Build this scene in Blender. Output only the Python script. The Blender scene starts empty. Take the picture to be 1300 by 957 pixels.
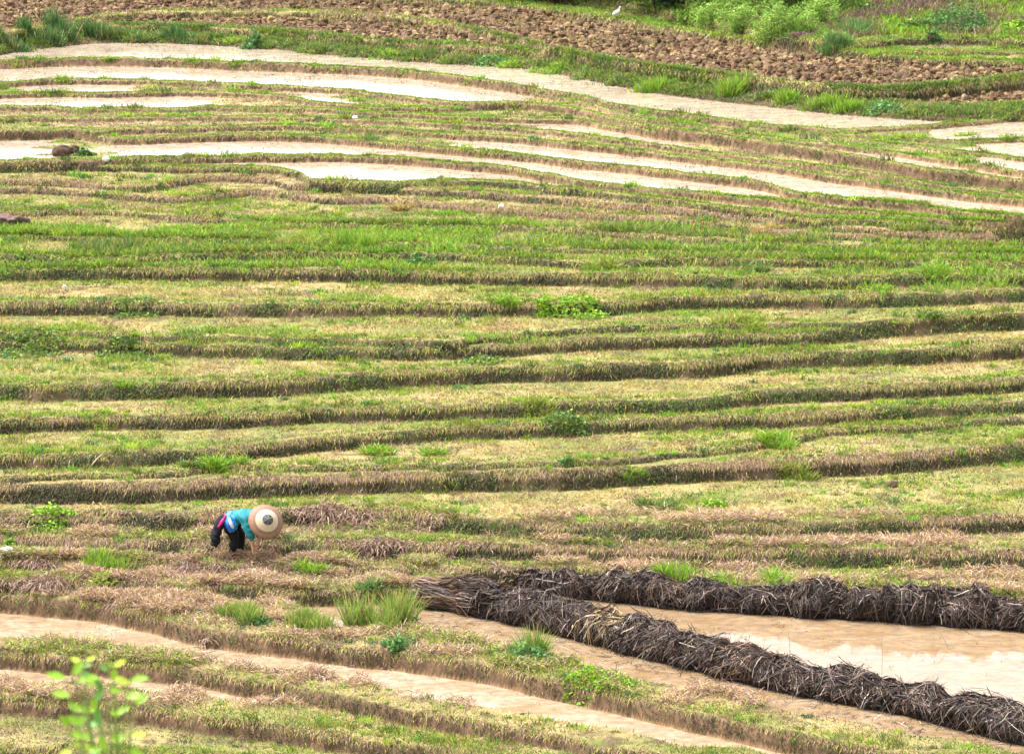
import bpy, bmesh, math, random
import numpy as np
from mathutils import Vector, Matrix
rng = np.random.default_rng(7)
random.seed(7)
R = math.radians

# ------------------------------------------------------------------ camera geometry (pixels of the 1300x957 photograph)
FPX = 4000.0
PITCH = R(12.0)
CP, SP = math.cos(PITCH), math.sin(PITCH)
HC = 57.0 * math.tan(PITCH + math.atan((708 - 478.5) / FPX))      # camera height above the terrace the farmer works on

def ray(u, v):
    a = (np.asarray(u, float) - 650.0) / FPX
    b = -(np.asarray(v, float) - 478.5) / FPX
    return a, CP + b * SP, -SP + b * CP
def at_z(u, v, z):
    a, dy, dz = ray(u, v)
    t = (z - HC) / dz
    return a * t, dy * t
def project(x, y, z):
    zz = z - HC
    d = y * CP - zz * SP
    return 650 + FPX * x / d, 478.5 - FPX * (y * SP + zz * CP) / d

# ------------------------------------------------------------------ noise
def _h(ix, iy, s):
    n = (ix.astype(np.int64) * 374761393 + iy.astype(np.int64) * 668265263 + s * 974711) & 0x7fffffff
    n = ((n ^ (n >> 13)) * 1274126177) & 0x7fffffff
    return ((n ^ (n >> 16)) & 0xffff) / 65535.0
def vnoise(x, y, s=0):
    ix, iy = np.floor(x), np.floor(y)
    fx, fy = x - ix, y - iy
    fx = fx * fx * (3 - 2 * fx); fy = fy * fy * (3 - 2 * fy)
    a = _h(ix, iy, s); b = _h(ix + 1, iy, s); c = _h(ix, iy + 1, s); d = _h(ix + 1, iy + 1, s)
    return (a + (b - a) * fx) * (1 - fy) + (c + (d - c) * fx) * fy
def fbm(x, y, s=0, o=3):
    r, amp, t = 0, 1.0, 0
    for i in range(o):
        r = r + amp * vnoise(x * 2 ** i, y * 2 ** i, s + i * 17); t += amp; amp *= 0.5
    return r / t                                            # 0..1
def cells(x, y, s=0):
    """distance to the nearest jittered lattice point and its random value (clods)"""
    ix, iy = np.floor(x), np.floor(y)
    best = np.full(np.shape(x), 9.0); val = np.zeros(np.shape(x))
    for dx in (-1, 0, 1):
        for dy in (-1, 0, 1):
            cx, cy = ix + dx, iy + dy
            px = cx + 0.15 + 0.7 * _h(cx, cy, s); py = cy + 0.15 + 0.7 * _h(cx, cy, s + 5)
            d = np.hypot(px - x, py - y)
            m = d < best
            best = np.where(m, d, best); val = np.where(m, _h(cx, cy, s + 9), val)
    return best, val
def sst(t):
    t = np.clip(t, 0, 1); return t * t * (3 - 2 * t)

# ------------------------------------------------------------------ terrace edges, traced bottom to top
# name, riser height in photo pixels, lip polyline, properties of the lip / riser / tread behind the lip
# g lip green 0..1, m dead grass on riser 0..1, s bare soil riser, tr=(green, straw, mauve) cover of the tread, wet ranges, bw/bh bund
LN = [
 ('AB', 16, [(0,948),(300,975),(600,1010),(1000,1060),(1300,1100)], dict(g=.5,m=.5,s=.5,tr=(.4,.3,.3),wet=[],bw=.6,bh=.05)),
 ('AA', 18, [(0,886),(200,903),(400,930),(600,962),(800,990),(1000,1020),(1300,1062)], dict(g=.3,m=.5,s=.9,tr=(.3,.3,.4),wet=[(-900,2200)],bw=.9,bh=.06)),
 ('A', 17, [(0,829),(100,836),(200,846),(300,861),(400,879),(500,896),(600,915),(700,935),(850,962),(1000,985),(1300,1030)], dict(g=.3,m=.5,s=.9,tr=(.3,.3,.4),wet=[(-900,2200)],bw=.75,bh=.05)),
 ('B', 19, [(-200,744),(0,757),(80,764),(169,777),(271,799),(372,813),(430,820),(520,829),(600,840),(700,862),(800,885),(1000,930),(1300,985)], dict(g=.3,m=.45,s=.95,tr=(.4,.15,.45),wet=[(345,2200)],bw=1.1,bh=.05)),
 ('C2', 15, [(0,736),(160,738),(300,744),(400,750),(470,748),(540,742),(620,728),(700,730),(860,744),(1000,752),(1150,757),(1300,764)], dict(g=.4,m=.6,s=.6,tr=(.45,.1,.45),wet=[],bw=.3,bh=.03)),
 ('C', 7, [(0,712),(150,714),(300,717),(430,719),(550,722),(700,724),(860,738),(1000,747),(1300,759)], dict(g=.35,m=.8,s=.2,tr=(.35,.1,.55),wet=[],bw=.3,bh=.04)),
 ('D', 18, [(0,680),(150,684),(300,686),(430,686),(650,690),(860,695),(1097,698),(1300,699)], dict(g=.5,m=.9,s=.1,tr=(.45,.1,.45),wet=[],bw=.3,bh=.03)),
 ('E', 17, [(0,652),(150,653),(300,650),(430,645),(500,649),(565,656),(725,664),(860,668),(1000,665),(1150,659),(1300,653)], dict(g=.3,m=.85,s=.1,tr=(0.5, 0.45, 0.05),wet=[],bw=.3,bh=.04)),
 ('F', 20, [(0,614),(169,614),(338,606),(440,603),(630,599),(750,596),(870,589),(1029,583),(1165,574),(1300,562)], dict(g=.15,m=0.85,s=.05,tr=(0.5, 0.4, 0.1),wet=[],bw=.35,bh=.04)),
 ('F2', 7, [(0,604),(200,598),(288,592),(440,590),(600,588),(750,585),(870,574),(1000,556),(1060,545),(1165,538),(1300,531)], dict(g=0.7,m=0.25,s=.1,tr=(0.55, 0.35, 0.1),wet=[],bw=.2,bh=.02)),
 ('G2', 14, [(0,578),(135,577),(237,570),(338,563),(440,554),(565,543),(701,537),(870,529),(1029,524),(1165,516),(1300,509)], dict(g=0.75,m=0.5,s=.1,tr=(0.45, 0.5, 0.05),wet=[],bw=.25,bh=.03)),
 ('H2', 15, [(0,532),(135,528),(271,526),(440,518),(633,512),(735,510),(870,507),(995,494),(1131,489),(1300,480)], dict(g=0.75,m=0.35,s=.1,tr=(0.42, 0.55, 0.03),wet=[],bw=.25,bh=.03)),
 ('Im', 17, [(0,488),(100,488),(203,486),(338,483),(440,476),(633,466),(750,463),(870,460),(995,448),(1131,444),(1300,436)], dict(g=0.7,m=0.3,s=.1,tr=(0.5, 0.47, 0.03),wet=[],bw=.3,bh=.03)),
 ('J', 13, [(0,431),(135,433),(237,438),(338,440),(440,441),(566,441),(633,438),(735,431),(870,426),(995,425),(1131,413),(1300,404)], dict(g=0.75,m=0.3,s=.1,tr=(0.6, 0.35, 0.05),wet=[],bw=.25,bh=.03)),
 ('J2', 7, [(0,422),(101,421),(203,426),(305,428),(440,431),(560,432),(650,425),(735,416),(870,412),(961,411),(1029,411),(1131,407),(1300,399)], dict(g=0.7,m=0.25,s=.1,tr=(0.55, 0.42, 0.03),wet=[],bw=.2,bh=.02)),
 ('K', 14, [(0,385),(169,384),(305,387),(440,386),(633,386),(768,384),(870,377),(961,376),(1063,376),(1199,372),(1300,367)], dict(g=0.75,m=0.35,s=.1,tr=(0.5, 0.45, 0.05),wet=[],bw=.25,bh=.03)),
 ('L', 13, [(0,342),(150,341),(325,342),(440,343),(525,345),(600,347),(700,348),(870,350),(975,353),(1100,351),(1200,348),(1300,350)], dict(g=0.85,m=0.3,s=.1,tr=(0.8, 0.15, 0.05),wet=[],bw=.3,bh=.04)),
 ('M', 7, [(0,326),(150,327),(250,323),(325,322),(425,322),(500,323),(650,328),(750,334),(825,331),(975,330),(1131,332),(1300,334)], dict(g=.8,m=0.2,s=.1,tr=(.8,.15,.05),wet=[],bw=.3,bh=.04)),
 ('N2', 4, [(0,299),(150,303),(300,305),(440,310),(560,312),(700,316),(800,319),(875,321),(975,321),(1131,323),(1300,323)], dict(g=.9,m=.2,s=.1,tr=(.7,.2,.1),wet=[],bw=.3,bh=.04)),
 ('N', 5, [(0,270),(125,268),(225,275),(325,281),(400,285),(500,287),(600,288),(650,289),(725,293),(800,298),(875,303),(975,309),(1100,312),(1300,315)], dict(g=0.5,m=0.4,s=.1,tr=(0.45, 0.35, 0.2),wet=[],bw=.35,bh=.05)),
 ('O', 5, [(0,240),(75,242),(137,247),(200,252),(260,250),(325,243),(375,249),(425,254),(475,253),(525,258),(575,262),(650,268),(725,272),(800,276),(875,283),(975,292),(1063,300),(1131,303),(1300,307)], dict(g=.15,m=.95,s=.05,tr=(0.25, 0.4, 0.35),wet=[],bw=.35,bh=.05)),
 ('P', 5.3, [(0,232),(100,234),(180,238),(225,232),(275,225),(325,227),(375,236),(450,240),(500,241),(575,245),(650,250),(725,257),(800,262),(875,269),(975,279),(1063,290),(1131,295),(1300,300)], dict(g=.12,m=1.,s=.05,tr=(0.2, 0.45, 0.35),wet=[],bw=.35,bh=.06)),
 ('Q', 6.5, [(0,213),(75,211),(150,211),(250,213),(325,214),(375,220),(397,231),(425,237),(475,236),(525,232),(575,230),(650,233),(700,240),(750,244),(800,249),(875,259),(975,271),(1020,278),(1150,284),(1225,289),(1300,293)], dict(g=1.1,m=.15,s=.1,tr=(0.45, 0.3, 0.25),wet=[(235,760),(840,1010)],bw=0.22,bh=0.045)),
 ('I', 6.2, [(0,207),(70,206),(140,203),(225,202),(325,199.5),(425,199),(500,202),(575,208),(650,216),(700,225),(750,234),(800,239),(875,246),(975,256),(1050,266),(1125,272),(1200,279),(1300,287)], dict(g=1.1,m=.2,s=.9,tr=(.7,.2,.1),wet=[(-900,70),(118,2200)],bw=0.22,bh=0.045)),
 ('H', 6, [(-100,172),(0,172),(90,171),(130,175),(150,177),(225,175),(325,172.5),(400,175),(475,181),(550,188),(650,197.5),(725,206),(800,214),(875,223),(975,237),(1010,246),(1032,250),(1075,254),(1150,260),(1200,268),(1300,278)], dict(g=1.1,m=.1,s=.9,tr=(0.5, 0.15, 0.35),wet=[(555,2200)],bw=0.22,bh=0.045)),
 ('G', 5, [(-100,170),(0,170.5),(75,170.5),(112,169),(162,166),(260,163),(362,161),(400,162),(475,165),(550,170),(650,176),(725,184),(800,192),(875,201),(975,213),(1050,225),(1125,235),(1175,242),(1225,249),(1300,256)], dict(g=1.1,m=.1,s=.9,tr=(0.42, 0.18, 0.4),wet=[],bw=0.22,bh=0.045)),
 ('Y', 3.8, [(0,151),(75,152),(200,150),(325,150),(450,153),(575,159),(650,164),(725,171),(775,178),(825,185),(875,192),(975,204),(1050,214),(1125,225),(1200,237),(1300,248)], dict(g=1.1,m=.1,s=.9,tr=(0.35, 0.2, 0.45),wet=[(670,890)],bw=0.22,bh=0.045)),
 ('X', 3.8, [(0,137),(100,139),(225,139),(275,137),(325,138),(400,140),(500,146),(580,150),(650,152),(725,154),(775,162),(850,174),(900,180),(975,191),(1025,199),(1075,207),(1125,217),(1200,229),(1300,241)], dict(g=1.1,m=.1,s=.9,tr=(0.35, 0.2, 0.45),wet=[(-900,290)],bw=0.22,bh=0.045)),
 ('W', 3.8, [(0,121),(75,119),(150,119.5),(225,118),(325,120.5),(375,127),(412,132),(450,136),(500,138),(550,139),(600,137.5),(650,136.5),(725,143),(775,155),(800,162),(850,171),(900,178),(975,189),(1025,197),(1075,205),(1125,215),(1200,227),(1300,239)], dict(g=1.1,m=.1,s=.9,tr=(0.35, 0.2, 0.45),wet=[(5,170),(370,450)],bw=0.22,bh=0.045)),
 ('V', 4.2, [(0,107),(75,103),(150,103),(225,105),(325,110),(425,115),(500,124),(560,130),(600,133),(650,135),(725,141),(775,151),(800,156),(850,166),(900,174),(975,186),(1025,195),(1075,203),(1125,213),(1200,225),(1300,237)], dict(g=1.1,m=.1,s=.9,tr=(0.4, 0.2, 0.4),wet=[(-900,680),(985,2200)],bw=0.22,bh=0.045)),
 ('U', 3, [(0,85),(75,81.5),(150,81),(225,83),(325,87),(425,91),(500,95),(575,104),(637,113),(700,124),(750,134),(800,150),(900,164),(975,176),(1050,184.5),(1125,193),(1200,205),(1275,218),(1300,222)], dict(g=1.1,m=.1,s=.9,tr=(0.6, 0.1, 0.3),wet=[(1215,2200)],bw=0.22,bh=0.045)),
 ('U3', 1, [(0,84.5),(150,80.5),(325,86.5),(425,90.5),(500,94.5),(575,103),(637,112),(700,122),(750,131),(800,143),(900,156),(975,167),(1050,173),(1125,183),(1180,189),(1220,194),(1260,199),(1300,204)], dict(g=1.1,m=.1,s=.9,tr=(.8,.1,.1),wet=[(1215,2200)],bw=0.22,bh=0.045)),
 ('U2', 1.5, [(0,84),(150,80),(325,86),(425,90),(500,94),(575,102),(637,111),(700,121),(750,130),(800,141),(900,154),(975,164),(1050,169),(1130,177),(1200,180),(1300,178)], dict(g=1.1,m=.1,s=.9,tr=(.8,.1,.1),wet=[(1170,2200)],bw=0.22,bh=0.045)),
 ('U1', 2.5, [(0,83.5),(75,80),(150,79.5),(225,81.5),(325,85.5),(425,89.5),(500,93.5),(575,101),(637,109),(700,119),(750,128),(800,139),(900,152),(975,162),(1050,166),(1083,166),(1150,163),(1220,158),(1300,150)], dict(g=1.1,m=.05,s=.9,tr=(.8,.1,.1),wet=[(-900,2200)],bw=0.22,bh=0.045)),
 ('T', 8, [(-100,72),(0,58),(75,47),(150,42),(225,43),(325,48),(425,57),(500,63),(575,68),(650,72),(725,84),(800,98),(875,109),(975,120),(1050,128),(1125,134),(1200,137),(1300,134)], dict(g=1.0,m=0.1,s=.1,tr=(0,0,0),wet=[],bw=.5,bh=.08,rw=1.3,plough=1)),
 ('T2', 6, [(0,57),(150,41),(325,47),(500,62),(650,71),(800,96),(975,118),(1050,124),(1125,124),(1200,119),(1300,108)], dict(g=0.35,m=0.6,s=0.5,tr=(0,0,0),wet=[],bw=.5,bh=.08,plough=1)),
 ('S', 5, [(-100,70),(0,55),(60,42),(110,27),(150,22),(250,19),(340,19),(440,23),(500,26),(565,35),(633,51),(684,63),(725,80),(800,94),(975,115),(1050,121),(1125,121),(1200,116),(1300,105)], dict(g=0.45,m=0.6,s=0.4,tr=(0,0,0),wet=[],bw=.7,bh=.12,plough=1)),
 ('R', 6, [(-200,-20),(0,-14),(250,-10),(400,-5),(480,0),(600,3),(700,15),(768,25),(870,42),(975,58),(1075,70),(1175,78),(1300,82)], dict(g=1.0,m=.4,s=.5,tr=(.8,.1,.1),wet=[],bw=.6,bh=.08)),
 ('R1', 3, [(0,-30),(480,-16),(768,10),(900,35),(1000,58),(1100,68),(1175,67),(1300,67)], dict(g=1.0,m=0.3,s=.3,tr=(1.0, 0.0, 0.0),wet=[],bw=.4,bh=.05)),
 ('R2', 6, [(0,-42),(480,-26),(768,2),(900,28),(980,48),(1062,57),(1120,53),(1175,50),(1250,51),(1300,54)], dict(g=1.0,m=0.4,s=.3,tr=(1.0, 0, 0),wet=[],bw=.6,bh=.06)),
]
NAMES = [l[0] for l in LN]
NL = len(LN)
PX = [l[3] for l in LN]
# levels: the farmer's terrace (tread of C) is z = 0; go up and down from it, riser heights from their height in the photo
Z = [0.0] * NL
HGT = [0.0] * NL
ic = NAMES.index('C')
def vat(k, u=650): 
    p = LN[k][2]; return np.interp(u, [q[0] for q in p], [q[1] for q in p])
def hm(k, zref):
    v = vat(k); x, y = at_z(650, v, zref)
    return LN[k][1] * math.hypot(y, HC - zref) / FPX / math.cos(PITCH + (v - 478.5) / FPX)
for k in range(ic, NL):
    if k > ic: HGT[k] = hm(k, Z[k - 1]); Z[k] = Z[k - 1] + HGT[k]
HGT[ic] = hm(ic, 0.0)
for k in range(ic - 1, -1, -1):
    Z[k] = Z[k + 1] - HGT[k + 1]; HGT[k] = hm(k, Z[k])

def smooth_poly(pts, u):
    """monotone cubic (pchip) through traced points, straight beyond the ends"""
    px = np.array([p[0] for p in pts], float); py = np.array([p[1] for p in pts], float)
    h = np.diff(px); d = np.diff(py) / h
    m = np.zeros(len(px)); m[0] = d[0]; m[-1] = d[-1]
    for i in range(1, len(px) - 1):
        m[i] = 0 if d[i - 1] * d[i] <= 0 else (h[i - 1] + h[i]) / (h[i - 1] / d[i] + h[i] / d[i - 1])
        if d[i - 1] * d[i] > 0: pass
        else: m[i] = (d[i - 1] + d[i]) * .25
    i = np.clip(np.searchsorted(px, u) - 1, 0, len(px) - 2)
    t = np.clip((u - px[i]) / h[i], 0, 1)
    r = (2*t**3-3*t**2+1)*py[i] + (t**3-2*t**2+t)*h[i]*m[i] + (-2*t**3+3*t**2)*py[i+1] + (t**3-t**2)*h[i]*m[i+1]
    lo = np.clip(u - px[0], -400, 0); hi = np.clip(u - px[-1], 0, 400)
    return r + lo * m[0] * .5 + hi * m[-1] * .5
XS = np.linspace(-60, 60, 6001)                       # lip position y = YL[k](x) on a fine x axis
YL = np.zeros((NL, XS.size))
US = np.linspace(-700, 2000, 2701)
for k in range(NL):
    v = smooth_poly(LN[k][2], US)
    x, y = at_z(US, v, Z[k])
    YL[k] = np.interp(XS, x, y)
    YL[k] += (fbm(XS / 1.3, XS * 0 + k * 7.3, 31, 3) - .5) * .24 + (vnoise(XS / .28, XS * 0 + k * 3.1, 77) - .5) * .09
RW = np.array([PX[k].get('rw', (0.10 + 0.62 * HGT[k]) if PX[k]['s'] < .3 else (.07 + .42 * HGT[k])) for k in range(NL)])
for k in range(1, NL):
    YL[k] = np.maximum(YL[k], YL[k - 1] + .05 + .02 * HGT[k])
# ------------------------------------------------------------------ ground height and cover
LINE_Z0 = Z[0] - HGT[0]
def wetf(k, u):
    w = np.zeros(np.shape(u))
    for a, b in PX[k]['wet']:
        w = np.maximum(w, sst((u - a) / 16) * sst((b - u) / 16))
    return w
def ground(x, y, full=False):
    if np.ndim(x) == 0: return ground(np.array([float(x)]), np.array([float(y)]))[0]
    x = np.asarray(x, float); y = np.asarray(y, float)
    sh = x.shape
    xi = np.clip((x + 60) / 120 * (XS.size - 1), 0, XS.size - 1.001)
    i0 = xi.astype(int); f = xi - i0
    z = np.full(sh, LINE_Z0)
    tid = np.full(sh, -1); dl = np.full(sh, 99.); rm = np.zeros(sh); rt = np.zeros(sh); rk = np.zeros(sh, int)
    wobble = (vnoise(x / .17, y / .17, 5) - .5) * .05
    yy = y + wobble
    Ls = []
    for k in range(NL):
        L = YL[k][i0] * (1 - f) + YL[k][i0 + 1] * f
        Ls.append(L)
        t = (yy - (L - RW[k])) / RW[k]
        tc = np.clip(t, 0, 1)
        prof = 1 - (1 - tc) ** 2.3
        prof = np.where(tc > .0, prof * .75 + .25 * sst(tc), 0)
        z = z + HGT[k] * prof
        inside = (t > 0) & (t < 1)
        rm = np.where(inside, 1, rm); rt = np.where(inside, tc, rt); rk = np.where(inside, k, rk)
        beh = t >= 1
        tid = np.where(beh, k, tid); dl = np.where(beh, yy - L, dl)
    wet = np.zeros(sh); 
    u, v = project(x, y, z)
    bump = fbm(x / .55, y / .4, 3, 3) - .5
    plo = np.zeros(sh)
    for k in range(NL):
        p = PX[k]
        m = tid == k
        if not m.any(): continue
        bw, bh = p['bw'], p['bh']
        d = dl[m]
        z[m] += (fbm(x[m] / .7, y[m] * 0 + k, 70, 2) - .5) * .07 * (1 - sst(d / .5)) * (rm[m] < .5)
        bb = bw * (1 + .5 * (vnoise(x[m] / .9, y[m] * 0, 60 + k) - .5))
        z[m] += bh * (1 - sst((d - bb) / .22)) * (.6 + .4 * sst(d / .1)) * (rm[m] < .5)
        nx = Ls[k + 1][m] - RW[k + 1] if k + 1 < NL else np.full(d.shape, 1e3)
        w = wetf(k, u[m] + (vnoise(y[m] / .35, x[m] / 1.1, 300 + k) - .5) * 60) * (1 - (rm[m] > .5))
        e = w * sst((d - bb - .01) / .12)
        edge = (fbm(x[m] / .5, y[m] / .3, 40, 2) - .5) * .05
        z[m] += e * (-.075 + edge) * sst((nx - y[m]) / .12 + .3) + (1 - e) * bump[m] * .05
        wet[m] = e
        if p.get('plough'):
            pl = sst((d - bw) / .5) * (1 - (rm[m] > .5)) * sst((nx - y[m]) / .5)
            plo[m] = pl
    if (plo > 0).any():
        m = plo > 0
        c1, v1 = cells(x[m] / .36 + .3 * fbm(x[m], y[m], 8), y[m] / .45, 91)
        c2, v2 = cells(x[m] / .15, y[m] / .17, 92)
        rg = fbm(x[m] / .22 + 1.5 * v1, y[m] / .22, 93, 3)
        z[m] += plo[m] * ((.60 - c1) * .24 * (.2 + 1.2 * v1) + (.5 - c2) * .13 * v2 + (rg - .5) * .30 - .02)
    z = z + np.where((rm > .5), (fbm(x / .16, z / .1 + y / .2, 9, 2) - .5) * .03, 0)
    # beyond the last terrace the hillside rises, more steeply to the right; below the first it drops to the valley
    L = Ls[-1]
    far = np.clip(y - L - 1.2, 0, None)
    right = sst((x - (-2 + .07 * y)) / 9)
    z = z + np.minimum(far, 60) * .05 + right * 3.2 * sst(far / 16)
    z = z + np.where(far > 0, (fbm(x / 6, y / 5, 66, 3) - .5) * .9 * sst(far / 5), 0)
    near = HC - 1.75 - .375 * np.clip(y, -40, 200) + (fbm(x / 2, y / 2, 14, 3) - .5) * .25
    hill = sst((47 - y) / 6)
    z = np.where(y < 47, np.maximum(np.where(y < 40, near, z), near), z)
    if not full: return z
    return dict(z=z, tid=tid, dl=dl, rm=rm, rt=rt, rk=rk, wet=wet, plo=plo, far=far, u=u, v=v, near=(z <= near + 1e-6) & (y < 47))
def hit(u, v, d0=44., d1=150.):
    """first point of the ground on the ray through a pixel"""
    a, dy, dz = ray(u, v)
    t = np.arange(d0, d1, .03)
    X, Y, Zz = a * t, dy * t, HC + dz * t
    g = ground(X, Y)
    i = int(np.argmax(Zz <= g)) if (Zz <= g).any() else len(t) - 1
    return Vector((X[i], Y[i], float(g[i])))

# ------------------------------------------------------------------ materials
def newmat(name):
    m = bpy.data.materials.new(name); m.use_nodes = True
    nt = m.node_tree; b = nt.nodes['Principled BSDF']
    return m, nt, b
def N(nt, t, **kw):
    n = nt.nodes.new(t)
    for k, v in kw.items(): setattr(n, k, v)
    return n
def mat_plain(name, col, rough=.7, var=.15, scale=20, spec=.3, bump=.0):
    m, nt, b = newmat(name)
    tc = N(nt, 'ShaderNodeTexCoord'); no = N(nt, 'ShaderNodeTexNoise'); no.inputs['Scale'].default_value = scale
    no.inputs['Detail'].default_value = 5
    nt.links.new(tc.outputs['Object'], no.inputs['Vector'])
    mr = N(nt, 'ShaderNodeMapRange'); mr.inputs['To Min'].default_value = 1 - var * 2; mr.inputs['To Max'].default_value = 1 + var * 2
    nt.links.new(no.outputs['Fac'], mr.inputs['Value'])
    mx = N(nt, 'ShaderNodeVectorMath', operation='SCALE'); mx.inputs[0].default_value = col[:3]
    nt.links.new(mr.outputs[0], mx.inputs['Scale']); nt.links.new(mx.outputs[0], b.inputs['Base Color'])
    b.inputs['Roughness'].default_value = rough; b.inputs['Specular IOR Level'].default_value = spec
    if bump:
        bp = N(nt, 'ShaderNodeBump'); bp.inputs['Strength'].default_value = bump
        nt.links.new(no.outputs['Fac'], bp.inputs['Height']); nt.links.new(bp.outputs[0], b.inputs['Normal'])
    return m
def mat_attr(name, rough=.75, transl=.0, noise=0, spec=.15, nscale=6., bump=0.):
    m, nt, b = newmat(name)
    at = N(nt, 'ShaderNodeAttribute', attribute_name='Col')
    col = at.outputs['Color']
    if noise:
        tc = N(nt, 'ShaderNodeTexCoord'); no = N(nt, 'ShaderNodeTexNoise'); no.inputs['Scale'].default_value = nscale
        no.inputs['Detail'].default_value = 8; no.inputs['Roughness'].default_value = .75
        nt.links.new(tc.outputs['Object'], no.inputs['Vector'])
        mr = N(nt, 'ShaderNodeMapRange'); mr.inputs['From Min'].default_value = .3; mr.inputs['From Max'].default_value = .7
        mr.inputs['To Min'].default_value = 1 - noise; mr.inputs['To Max'].default_value = 1 + noise
        nt.links.new(no.outputs['Fac'], mr.inputs['Value'])
        mx = N(nt, 'ShaderNodeVectorMath', operation='SCALE')
        nt.links.new(col, mx.inputs[0]); nt.links.new(mr.outputs[0], mx.inputs['Scale']); col = mx.outputs[0]
        if bump:
            bp = N(nt, 'ShaderNodeBump'); bp.inputs['Strength'].default_value = bump; bp.inputs['Distance'].default_value = .03
            nt.links.new(no.outputs['Fac'], bp.inputs['Height']); nt.links.new(bp.outputs[0], b.inputs['Normal'])
    nt.links.new(col, b.inputs['Base Color'])
    b.inputs['Roughness'].default_value = rough; b.inputs['Specular IOR Level'].default_value = spec
    if transl:
        tr = N(nt, 'ShaderNodeBsdfTranslucent'); nt.links.new(col, tr.inputs['Color'])
        mix = N(nt, 'ShaderNodeMixShader'); mix.inputs[0].default_value = transl
        nt.links.new(b.outputs[0], mix.inputs[1]); nt.links.new(tr.outputs[0], mix.inputs[2])
        nt.links.new(mix.outputs[0], nt.nodes['Material Output'].inputs['Surface'])
    return m
M_GROUND = mat_attr('ground_soil', .9, 0, .45, .1, 9., .5)
M_BLADE = mat_attr('leaf_blades', .6, .3, 0, .25)
M_DRY = mat_attr('dry_blades', .8, .2, 0, .15)

def tag(o, label=None, cat=None, group=None, kind=None):
    if label: o['label'] = label
    if cat: o['category'] = cat
    if group: o['group'] = group
    if kind: o['kind'] = kind
    return o
COL = bpy.context.scene.collection
def mesh_np(name, verts, faces, col=None, mat=None, smooth=False, parent=None, sizes=None):
    """verts (n,3); faces either (m,k) array or a flat loop array with sizes"""
    me = bpy.data.meshes.new(name)
    verts = np.ascontiguousarray(verts, np.float32)
    if sizes is None:
        sizes = np.full(len(faces), faces.shape[1], np.int32)
    loops = np.ascontiguousarray(np.asarray(faces).reshape(-1), np.int32)
    me.vertices.add(len(verts)); me.vertices.foreach_set('co', verts.reshape(-1))
    me.loops.add(len(loops)); me.loops.foreach_set('vertex_index', loops)
    me.polygons.add(len(sizes))
    st = np.concatenate([[0], np.cumsum(sizes)[:-1]]).astype(np.int32)
    me.polygons.foreach_set('loop_start', st)
    me.update(calc_edges=True)
    me.polygons.foreach_set('use_smooth', np.full(len(sizes), smooth))
    if col is not None:
        a = me.color_attributes.new('Col', 'FLOAT_COLOR', 'POINT')
        c = np.ones((len(verts), 4), np.float32); c[:, :3] = col
        a.data.foreach_set('color', c.reshape(-1))
    o = bpy.data.objects.new(name, me); COL.objects.link(o)
    if mat: me.materials.append(mat)
    if parent: o.parent = parent
    return o

# ------------------------------------------------------------------ terrain sheet
cf = np.linspace(-.185, .185, 760)
ce = .185 + (np.linspace(0, 1, 34)[1:] ** 2.2) * 2.4
rr = np.concatenate([-ce[::-1], cf, ce])
yf = [43.5]
while yf[-1] < 122: yf.append(yf[-1] * (1 + .032 / 50))
yf = np.array(yf)
yn = np.linspace(-25, 43.2, 60)
yb = 122 + (np.linspace(0, 1, 70)[1:] ** 2.2) * 900
yy = np.concatenate([yn, yf, yb])
s = np.maximum(yy, 43.5)
GX = rr[None, :] * s[:, None]; GY = np.repeat(yy[:, None], rr.size, 1)
G = ground(GX, GY, True)
GZ = G['z']
def c3(*a): return np.array(a)
def mixc(a, b, t): return a + (b - a) * t[..., None]
SH = GX.shape
n1 = fbm(GX / 1.2, GY / .9, 101, 3); n2 = fbm(GX / .4, GY / .3, 102, 3); n3 = fbm(GX / .12, GY / .1, 103, 2)
par = {q: np.array([PX[k][q] for k in range(NL)] + [.5]) for q in ('g', 'm', 's')}
trr = np.array([PX[k]['tr'] for k in range(NL)] + [(.7, .2, .1)])
tid = G['tid']; rk = G['rk']; rm = G['rm'] > .5
col = np.zeros(SH + (3,)); col[:] = c3(.17, .125, .055)
tg = trr[tid]
col = mixc(c3(.235, .18, .08), c3(.11, .125, .035), np.clip(tg[..., 0] + (n1 - .5) * 2, 0, 1))
col = mixc(col, c3(.075, .055, .032), np.clip((n2 - .58) * 5, 0, .8))
sr = par['s'][rk]
soil = mixc(c3(.060, .034, .020), c3(.19, .118, .070), n3 * .8 + n2 * .3)
thatch = mixc(c3(.034, .034, .014), c3(.13, .088, .052), np.clip(n2 * 1.6 - .3, 0, 1))
rc = mixc(thatch, soil, np.clip(sr + (n1 - .5) * .4, 0, 1))
rc = mixc(rc, c3(.05, .033, .018), np.clip((.35 - G['rt']) * 1.2, 0, .6))      # damp soil plus painted foot shadow at the base of the bank
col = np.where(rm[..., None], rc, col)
mud = mixc(c3(.22, .13, .055), c3(.30, .20, .11), n2)
col = mixc(col, mud, np.clip(G['wet'] * 1.6, 0, 1))
field = mixc(c3(.055, .033, .022), c3(.16, .098, .062), np.clip(n3 * .9 + n2 * .5 - .2, 0, 1))
field = mixc(field, c3(.30, .24, .10), np.clip((n1 - .6) * 3, 0, .6))
col = mixc(col, field, G['plo'])
fc = mixc(c3(.06, .085, .02), c3(.15, .12, .055), n1)
col = mixc(col, fc, np.clip(G['far'] / 2, 0, 1))
col = np.where(G['near'][..., None], c3(.08, .09, .03), col)
nr, nc = SH
idx = np.arange(nr * nc).reshape(nr, nc)
F = np.stack([idx[:-1, :-1], idx[:-1, 1:], idx[1:, 1:], idx[1:, :-1]], -1).reshape(-1, 4)
V = np.stack([GX, GY, GZ], -1).reshape(-1, 3)
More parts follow.
